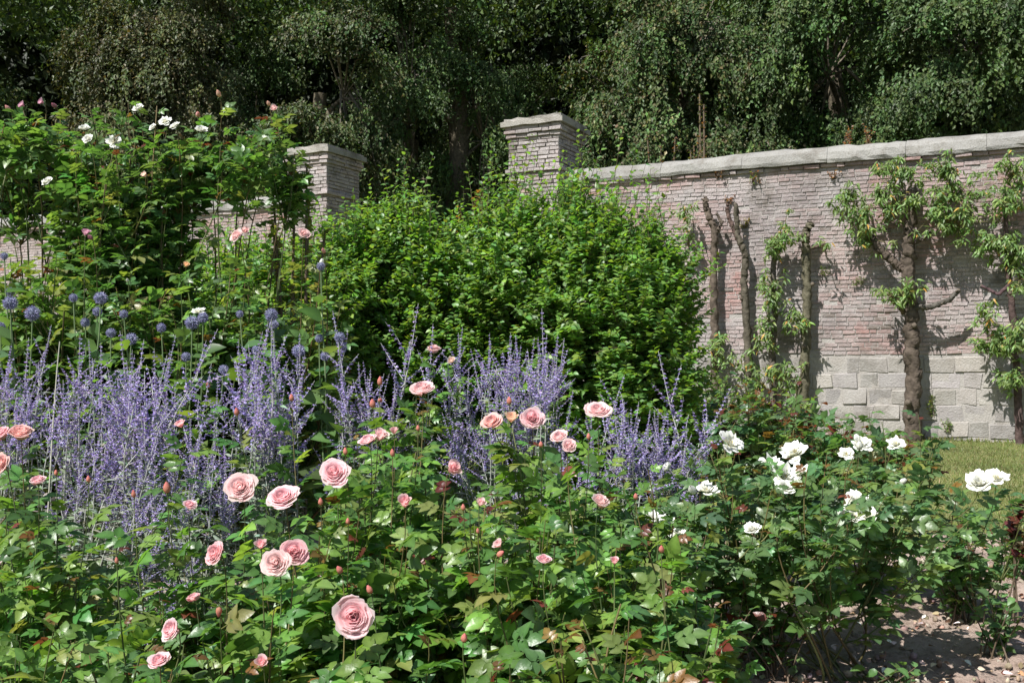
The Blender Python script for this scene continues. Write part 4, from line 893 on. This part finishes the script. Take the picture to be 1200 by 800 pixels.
sage('purple sage clump left of centre-left, dense violet mass',165,4.1,fan(165,420,40,35,18,3)+fan(165,500,45,40,16,13)+[(163,398,.45),(196,410,.45)],803)
sage('sage clump with long pale stems leaning far to the right',95,3.9,[(262,388,.5),(250,410,.5),(240,425,.45),(225,445,.45),(255,440,.4),(200,470,.4),(215,460,.4),(180,520,.35),(170,540,.3)]+fan(130,540,50,35,14,4,(.25,.38)),804)
sage('purple sage clump with upright spikes behind the open pink blooms',310,4.3,fan(315,410,34,34,20,5)+fan(300,465,45,36,16,15)+[(303,376,.5),(316,372,.5)],805)
sage('low violet sage around the single red bud near the pink blooms',225,3.7,fan(225,520,50,38,18,6,(.22,.36))+fan(240,570,40,30,10,16,(.2,.3)),806)
sage('purple sage clump behind the side on bloom, thin upper spikes',440,4.7,fan(435,440,38,22,18,7)+fan(450,480,40,22,12,17)+[(392,365,.5),(484,355,.55),(508,380,.45)],807)
sage('pale violet sage clump in the middle, widely branched',570,4.9,fan(560,410,34,28,20,8)+fan(560,460,48,26,14,18),808)
sage('tallest sage clump with white stems beside the green shrubs',625,4.8,[(641,362,.6),(648,380,.5),(636,392,.5),(655,402,.4),(662,372,.3)]+fan(625,420,34,28,18,9)+fan(625,470,42,26,14,19),809)
sage('violet sage clump right of the high pink bloom',730,4.6,fan(730,490,36,22,18,10,(.28,.42))+fan(735,530,44,26,16,20,(.25,.38))+[(707,440,.45),(733,440,.4)],810)
sage('rightmost sage clump with one spike leaning to the wall trees',785,4.8,fan(785,500,26,22,14,21,(.28,.4))+[(850,448,.5),(772,410,.55),(800,470,.4),(820,480,.35)]+fan(790,540,30,24,12,22,(.22,.36)),811)
sage('violet sage glimpsed low between the rose bushes on the left',200,3.15,fan(200,640,24,30,9,23,(.18,.26))+fan(190,700,18,20,5,24,(.16,.22)),812)
sage('low violet sage behind the row of three pink blooms',660,4.2,fan(650,545,50,24,16,25,(.22,.34))+fan(500,500,40,16,8,26,(.24,.34)),813)

# ------------------------------------------------------------------ globe thistles
def globe_mesh(seed):
    rng=np.random.default_rng(seed); n=260; i=np.arange(n)+.5; ph=np.arccos(1-2*i/n); th=np.pi*(1+5**.5)*i
    v=np.stack([np.cos(th)*np.sin(ph),np.sin(th)*np.sin(ph),np.cos(ph)],1)
    mb=MB(); mb.inst(ICO,np.eye(3)[None]*.38,np.zeros((1,3)),(.18,.20,.26))
    sp=FARLEAF; mb.inst((sp[0]*np.array([.28,1,1]),sp[1],sp[2]),frames(v,(0,0,1),.5*rng.uniform(.85,1.05,n),rng,1.0),np.zeros((n,3)),np.array([(.38,.37,.55)])*np.exp(rng.normal(0,.2,(n,1))))
    o=mb.build('flower_head',M_GLOBE,None,False); d=o.data; bpy.data.objects.remove(o); return d
GL=[globe_mesh(i) for i in range(2)]
def thistle(label,px,Y,heads,seed):
    rng=np.random.default_rng(seed); base=np.array([X_(px,Y),Y,0.]); root=thing('globe_thistle',base,label,'globe thistle','globe thistles on the left')
    P3=np.array([at(x,y,Y+rng.normal(0,.12)) for x,y,s in heads]); n=len(P3); P0=base+rng.normal(0,.05,(n,3))*np.array([1,1,0])
    PP=(P0,P0+(P3-P0)*np.array([.15,.15,.4]),P3-np.array([0,0,.35]),P3)
    st=MB(); st.tubes(bez(*PP,np.linspace(0,1,8)),np.linspace(.006,.003,8),5,(.14,.20,.09)); st.build('stem',M_STEM,root)
    pos=bez(*PP,np.linspace(.1,.85,14)).reshape(-1,3); M=len(pos); a=rng.uniform(0,6.28,M)
    fo=MB(); fo.inst(LF_MID,frames(np.stack([np.cos(a),np.sin(a),rng.uniform(-.1,.7,M)],1),LIGHTUP,rng.uniform(.08,.17,M),rng,.4),pos,tones(G_WROSE+G_TALL,M,rng,.15)); fo.build('foliage',M_LEAF,root)
    for p,(x,y,s) in zip(P3,heads):
        o=bpy.data.objects.new('flower_head',GL[rng.integers(0,2)]); C.objects.link(o); o.parent=root; o.location=Vector([float(v) for v in p])-root.location; o.scale=(s*Y/F*1.15,)*3; o.rotation_euler=(rng.uniform(0,1),rng.uniform(0,1),0)
thistle('globe thistle at the far left with two violet blue heads',25,4.9,[(12,355,16),(38,367,17),(0,383,12),(12,342,11),(5,300,9)],901)
thistle('globe thistle with heads spread above the tall sage spikes',115,4.9,[(118,349,15),(154,397,14),(100,378,11),(114,365,11),(86,349,10),(130,390,11)],902)
thistle('globe thistle with violet head beside the white bloom',210,4.9,[(225,378,16),(189,384,11),(238,372,12),(218,418,11),(262,433,11),(145,368,10)],903)
thistle('globe thistle with paired heads, tallest in the right group',330,4.9,[(318,369,15),(321,380,11),(350,411,15),(281,368,9),(300,410,10)],904)
thistle('globe thistle at the right of the group beside the green shrub',395,4.9,[(398,395,12),(400,407,14),(376,312,10),(374,396,10),(381,417,11)],905)
# long pale stake like stems
st=MB(); P=np.array([[at(52,560,3.9),at(60,500,3.95),at(66,440,4.0),at(70,400,4.0)]]); 
root=thing('dry_stem',(float(P[0,0,0]),3.9,0),'long bare whitish stem standing upright in the left sage','stem')
P[0,0]=[P[0,0,0]-.02,3.9,0]; st.tubes(bez(P[:,0],P[:,1],P[:,2],P[:,3],np.linspace(0,1,9)),np.linspace(.004,.002,9),5,(.45,.44,.36)); st.build('stem',M_STEM,root)
